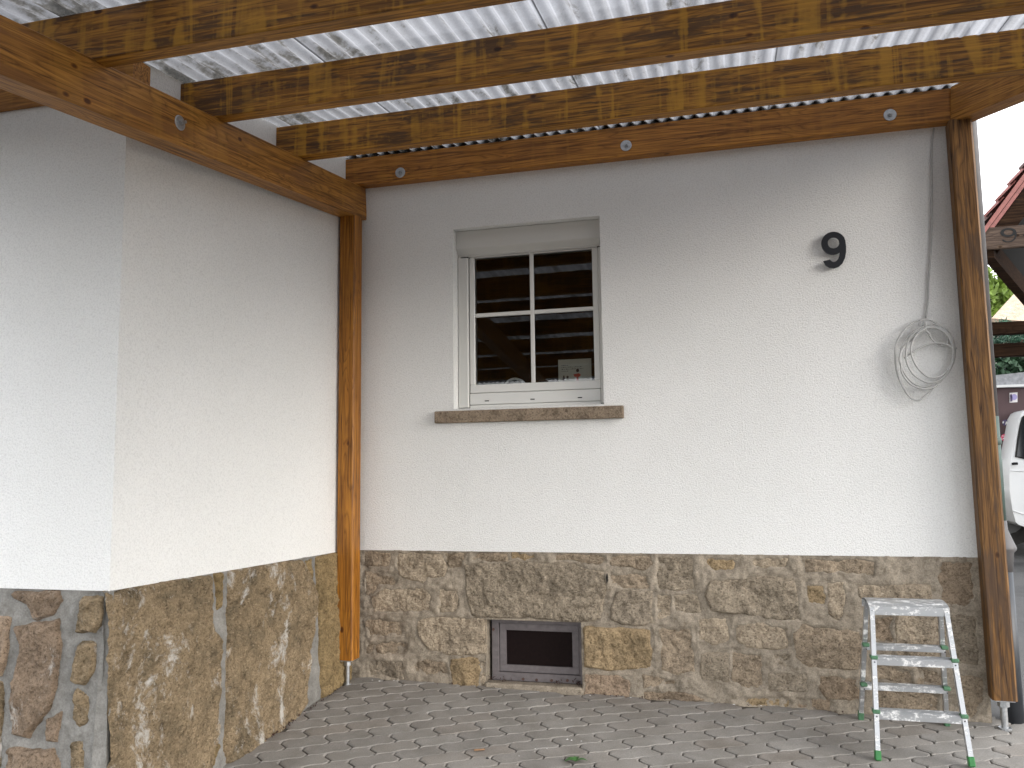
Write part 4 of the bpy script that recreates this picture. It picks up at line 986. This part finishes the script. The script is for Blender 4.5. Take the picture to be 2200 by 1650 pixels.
bd0, bd1 = Q(2108, 490), Q(2330, 533); m = MB(); m.cbox((bd0[0], YS-DW-.05, Q(2160, 536)[2]), (bd1[0], YS-DW-.01, Q(2160, 489)[2]), .006); brd = m.build('carved_board', wood('grey_brown_board', (.085, .060, .048), (.055, .038, .030), (.024, .018, .015), weather=.4, drip=0, crack=.9, spec=.08), she)
A, B = Q(2147, 525), Q(2179, 492)
nine(YS-DW-.0535, .003, lambda a, b, y: (A[0]+a*(B[0]-A[0]), y, A[2]+b/1.4*(B[2]-A[2])), 1.25).build('carved_numeral', BLACK, brd)
p = Q(2197, 505); m = MB(); m.box((p[0]-.012, YS-DW-.054, p[2]-.02), (p[0]+.10, YS-DW-.050, p[2]-.008)); m.build('carved_dash', BLACK, brd)
# sloping eave beam that runs back and down, with the dark boarding above it
e0 = Q(2118, 545); e1_ = e0+np.array([DD[0]*2.6, DD[1]*2.6, 0])
g0, g1 = Q(2112, 556), at(2300, 772, 10.5)
g1 = np.array(g1); m = MB(); m.prism([g0, g1, g1+[0, 0, .17], g0+[0, 0, .17]], (.09, 0, 0)); m.build('eave_beam', W_DARK, she)
m = MB(); m.add([tuple(g0+[0, .02, .12]), tuple(g1+[0, 0, .12]), tuple(g1+[2.5, 0, 2.6]), tuple(g0+[2.2, .02, 2.0])], [(0, 1, 2, 3)]); m.prism([g0+[0, .05, .15], g1+[0, 0, .15], g1+[2.5, 0, 2.6], g0+[2.2, .05, 2.0]], (0, .03, .0)); m.build('soffit_boarding', flat('black_stained_boards', (.003, .0025, .002), .9, n=.3), she)
m = MB(); m.prism([Q(2116, 575, 8.06), Q(2124, 568, 8.06), Q(2152, 532, 8.06), Q(2141, 532, 8.06)], (0, .06, 0)); m.build('brace', W_DARK, she)
for (ya, yb_, Yq) in ((682, 720, 9.3), (729, 768, 9.45)):
    a_, b_ = at(2112, yb_, Yq), at(2330, ya, Yq); m = MB(); m.cbox((a_[0], Yq-DW, a_[2]), (b_[0], Yq-DW+.10, b_[2]), .008); m.build('rail_beam', W_DARK, she)
m = MB(); m.cbox(P(3.35, 7.95, -1.3), P(3.49, 8.09, 2.4), .006); m.build('post', W_DARK, she)
m = MB(); m.cbox(P(3.6, 9.3, -1.3), P(3.74, 9.44, 1.6), .006); m.build('post', W_DARK, she)

# ------------------------------------------------------------------ flatbed van with a brown box body
van = emp('flatbed_van', P(3.4, 9.9, -.95), 'white flatbed van with a dark brown box on its bed, parked beyond the right post', 'van')
VW = flat('white_car_paint', (.62, .63, .63), .3, n=.04, nsc=4); VB = flat('dark_brown_box_panel', (.050, .022, .024), .55, n=.15, nsc=5); GAL = flat('dull_galvanised_cap', (.30, .31, .33), .6, .4, n=.35, nsc=25)
YV = 9.7
cabp = [(2206, 880), (2198, 884), (2190.5, 896), (2184, 930), (2177, 965), (2170.5, 1000), (2168.5, 1020), (2169, 1045), (2171.5, 1070), (2176, 1098), (2182.5, 1122), (2190, 1128), (2205, 1133), (2300, 1140), (2420, 1140), (2440, 1010), (2400, 985), (2350, 885)]
m = MB(); m.prism([at(x, y, YV) for x, y in cabp], (0, 1.65, 0)); body = m.build('cab', VW, van)
wpx = [(2203, 893), (2197, 897), (2192, 915), (2187, 945), (2182.5, 981), (2203, 985), (2330, 990), (2310, 895)]
m = MB(); m.prism([at(x, y, YV-.004) for x, y in wpx], (0, .003, 0)); m.build('side_window', flat('dark_car_glass', (.012, .014, .016), .08), van)
gasket = [(x, y) for x, y in wpx]; m = MB()
pts = [at(x, y, YV-.006) for x, y in gasket]; m.tube(pts+[pts[0]], .010, 6); m.build('window_seal', BLACK, van)
m = MB(); m.tube([at(2174, 997, YV-.03), at(2178, 996, YV-.035), at(2186, 996, YV-.03)], .013, 8); m.build('door_handle', BLACK, van)
m = MB(); m.tube([at(2172, 1011, YV-.003), at(2300, 1015, YV-.003)], .006, 6); m.tube([at(2176, 1097, YV-.003), at(2200, 1105, YV-.003), at(2300, 1110, YV-.003)], .006, 6); m.build('body_crease', VW, van)
bp = [at(2120, 826, 10.1), at(2215, 822, 10.1), at(2215, 990, 10.1), at(2120, 990, 10.1)]
m = MB(); m.prism([bp[3], bp[2], bp[1], bp[0]], (0, 1.5, 0)); m.build('box_body', VB, van)
m = MB(); cp = [at(2120, 808, 10.05), at(2215, 798, 10.05), at(2215, 832, 10.05), at(2120, 832, 10.05)]; m.prism(cp[::-1], (0, 1.6, 0)); m.build('box_cap', GAL, van)
m = MB(); m.prism([at(2120, 833.5, 10.03), at(2215, 829.5, 10.03), at(2215, 824.5, 10.03), at(2120, 828.5, 10.03)], (0, .02, 0)); m.build('cap_trim', VW, van)
dz = [at(2120, 985, 9.98), at(2169, 987, 9.98), at(2171, 1044, 9.98), at(2120, 1044, 9.98)]; m = MB(); m.prism(dz[::-1], (0, .05, 0)); m.build('drop_side', VW, van)
for k in range(4):
    y0_ = 992+k*12; m = MB(); m.prism([at(2157, y0_+9, 9.975), at(2168, y0_+9, 9.975), at(2168, y0_, 9.975), at(2157, y0_, 9.975)], (0, .004, 0)); m.build('side_slat', VW, van)
m = MB(); m.prism([at(2154, 1018, 9.96), at(2158, 1018, 9.96), at(2158, 1002, 9.96), at(2154, 1002, 9.96)], (0, .02, 0)); m.build('latch', BLACK, van)
wc = at(2166, 1112, 10.05); m = MB(); m.tube([(wc[0]-.02, wc[1], wc[2]), (wc[0]-.02, wc[1]+.2, wc[2])], .30, 24); whl = m.build('wheel', flat('dusty_tyre', (.025, .024, .022), .9, n=.4, nsc=20), van)
m = MB(); m.tube([(wc[0]-.02, wc[1]-.008, wc[2]), (wc[0]-.02, wc[1], wc[2])], .17, 20); m.build('hub', flat('dull_hub', (.12, .12, .12), .6, .5), whl)
m = MB(); m.cbox(P(2.2, 10.2, -.62), P(3.4, 11.4, -.45), .01); m.build('chassis', BLACK, van)
def dec(name, poly, mat, Y=10.094): m = MB(); m.prism([at(x, y, Y) for x, y in poly][::-1], (0, .004, 0)); return m.build(name, mat, van)
LIL = flat('lilac_print', (.26, .23, .44), .5); PNK = flat('pink_print', (.62, .08, .16), .5); WHT = flat('white_print', (.6, .58, .58), .5); DPU = flat('dark_purple_print', (.07, .05, .12), .5)
def circ(cx0, cy0, r_, n=16): return [(cx0+r_*math.cos(2*math.pi*i/n), cy0+r_*math.sin(2*math.pi*i/n)) for i in range(n)]
dec('sticker', [(2169, 844), (2186, 843), (2186, 864), (2169, 865)], WHT); dec('sticker_print', circ(2179, 853, 6.5), LIL, 10.088); dec('sticker_print', [(2170, 849), (2173, 846), (2175, 852), (2175, 862), (2171, 863)], DPU, 10.088)
dec('sticker', circ(2158, 940, 7.5), PNK); dec('sticker_print', [(2153, 936), (2163, 936), (2163, 937.5), (2153, 937.5)], WHT, 10.088); dec('sticker_print', [(2153, 944), (2157, 940), (2162, 944), (2160, 945), (2157, 943)], WHT, 10.088)
dec('sticker', circ(2160, 908, 6.5), DPU); dec('sticker_print', [(2154, 906), (2157, 905), (2157, 909), (2154, 910)], WHT, 10.088); dec('sticker_print', [(2160, 910), (2162, 905), (2164, 907), (2165, 912), (2162, 911), (2160, 913)], WHT, 10.088)

# ------------------------------------------------------------------ planting and the neighbour's roof
def leafmat(name, c, tr=.35):
    m, t, p = newmat(name); oi = noise(t, coords(t, rnd=False), 3, 3); col = ramp(t, oi, [(.3, tuple(x*.55 for x in c)), (.7, tuple(x*1.5 for x in c))]); t.links.new(col, p.inputs['Base Color'])
    p.inputs['Roughness'].default_value = .6; return m
def foliage(name, ctr, rad, n, size, mat, parent, thin=1.0):
    v = []; f = []; c = np.array(ctr)
    cl = [(c+np.array(rad)*(rng.normal(size=3)*.45), rng.uniform(.35, .6)) for _ in range(16)]
    for i in range(n):
        cc, r_ = cl[rng.integers(len(cl))]; d = rng.normal(size=3); d /= np.linalg.norm(d); p = cc+d*np.array(rad)*r_*rng.uniform(.5, 1)**.5
        a = rng.normal(size=3); a /= np.linalg.norm(a); b = np.cross(a, rng.normal(size=3)); b /= np.linalg.norm(b); s = size*rng.uniform(.6, 1.3); k = len(v)
        v += [tuple(p-a*s), tuple(p+b*s*.45*thin), tuple(p+a*s), tuple(p-b*s*.45*thin)]; f.append((k, k+1, k+2, k+3))
    return obj(name, v, f, mat, parent, frame=Matrix.Identity(4) if parent is None else None)
BARK = flat('grey_brown_bark', (.10, .075, .055), .9, n=.4, nsc=10)
def tree(name, x, Y, h, ctr, rad, n, size, mat, label, cat, thin=1.0):
    g = zg(x, Y); t = emp(name, (x, Y-DW, g), label, cat); m = MB()
    m.tube([(x, Y-DW, g-.1), (x+.05, Y-DW, g+h*.4), (x-.03, Y-DW, g+h*.8)], .1, 9, rr=[h*.035, h*.026, h*.012])
    for k in range(6):
        a = k*1.05; z = g+h*(.35+.07*k); m.tube([(x, Y-DW, z), (x+math.cos(a)*rad[0]*.6, Y-DW+math.sin(a)*rad[1]*.6, z+rad[2]*.5)], .04, 6, rr=[h*.012, h*.004])
    m.build('trunk', BARK, t); foliage('crown', ctr, rad, n, size, mat, t, thin); return t
tree('broadleaf_tree', 8.0, 29, 8, (8.0, 29-DW, EYE+5.0), (2.4, 1.6, 2.1), 9000, .17, leafmat('bright_green_leaves', (.16, .24, .035)), 'bright yellow-green broadleaf tree seen under the shelter roof', 'tree')
tree('conifer_shrub', 4.15, 14.3, 3.2, (4.15, 14.3-DW, EYE+1.55), (.42, .4, .62), 5000, .07, leafmat('blue_green_needles', (.035, .105, .060)), 'blue-green juniper shrub in front of the neighbour roof, left of its twin', 'shrub', .35)
tree('conifer_shrub', 4.62, 14.5, 3.2, (4.62, 14.5-DW, EYE+1.6), (.42, .4, .62), 5000, .07, leafmat('blue_green_needles', (.035, .105, .060)), 'blue-green juniper shrub in front of the neighbour roof, at the right photo edge', 'shrub', .35)
hd = emp('hedge', P(4.2, 13.2, -.7), 'dark dense evergreen hedge behind the brown box body', 'hedge'); m = MB(); m.tube([P(4.2, 13.2, -.7), P(4.2, 13.2, .8)], .05, 7); m.build('stem', BARK, hd)
foliage('foliage', (4.2, 13.2-DW, EYE+.75), (1.6, .5, 1.0), 16000, .085, leafmat('dark_evergreen_leaves', (.022, .055, .024)), hd)
grs = []
nh = emp('neighbour_house', P(9, 24, -.6), 'distant neighbour house with a pale weathered tile roof beyond the yard', 'house')
r0, r1, r2_, r3 = at(2130, 684, 22), at(2330, 700, 22), at(2330, 560, 26), at(2196, 612, 26)
RT = stone('pale_roof_tiles', (.46, .38, .31), marks=.6)
m = MB(); m.prism([r0, r1, r2_, r3], (0, .1, -.15)); m.build('roof', RT, nh)
m = MB(); m.box((r0[0]+.3, r0[1]+.4, 0), (r1[0], r0[1]+4, r0[2]-.05)); m.build('wall', flat('cream_render', (.5, .46, .4), .9), nh)
m = MB(); m.tube([r3, r2_], .12, 8); m.build('ridge', flat('pale_ridge_tile', (.42, .38, .34), .9), nh)
v = []; f = []
for i in range(5000):
    x, Y = rng.uniform(2.6, 5), rng.uniform(11.2, 12.6); z = zg(x, Y); h_ = rng.uniform(.02, .07); a = rng.uniform(0, 6.28); k = len(v); v += [(x, Y-DW, z-.01), (x+.012*math.cos(a), Y-DW+.012*math.sin(a), z-.01), (x+rng.normal()*.015, Y-DW+rng.normal()*.015, z+h_)]; f.append((k, k+1, k+2))
tag(obj('grass', v, f, leafmat('olive_grass', (.10, .12, .035))), 'olive grass and moss growing behind the parked van', 'grass', kind='stuff')
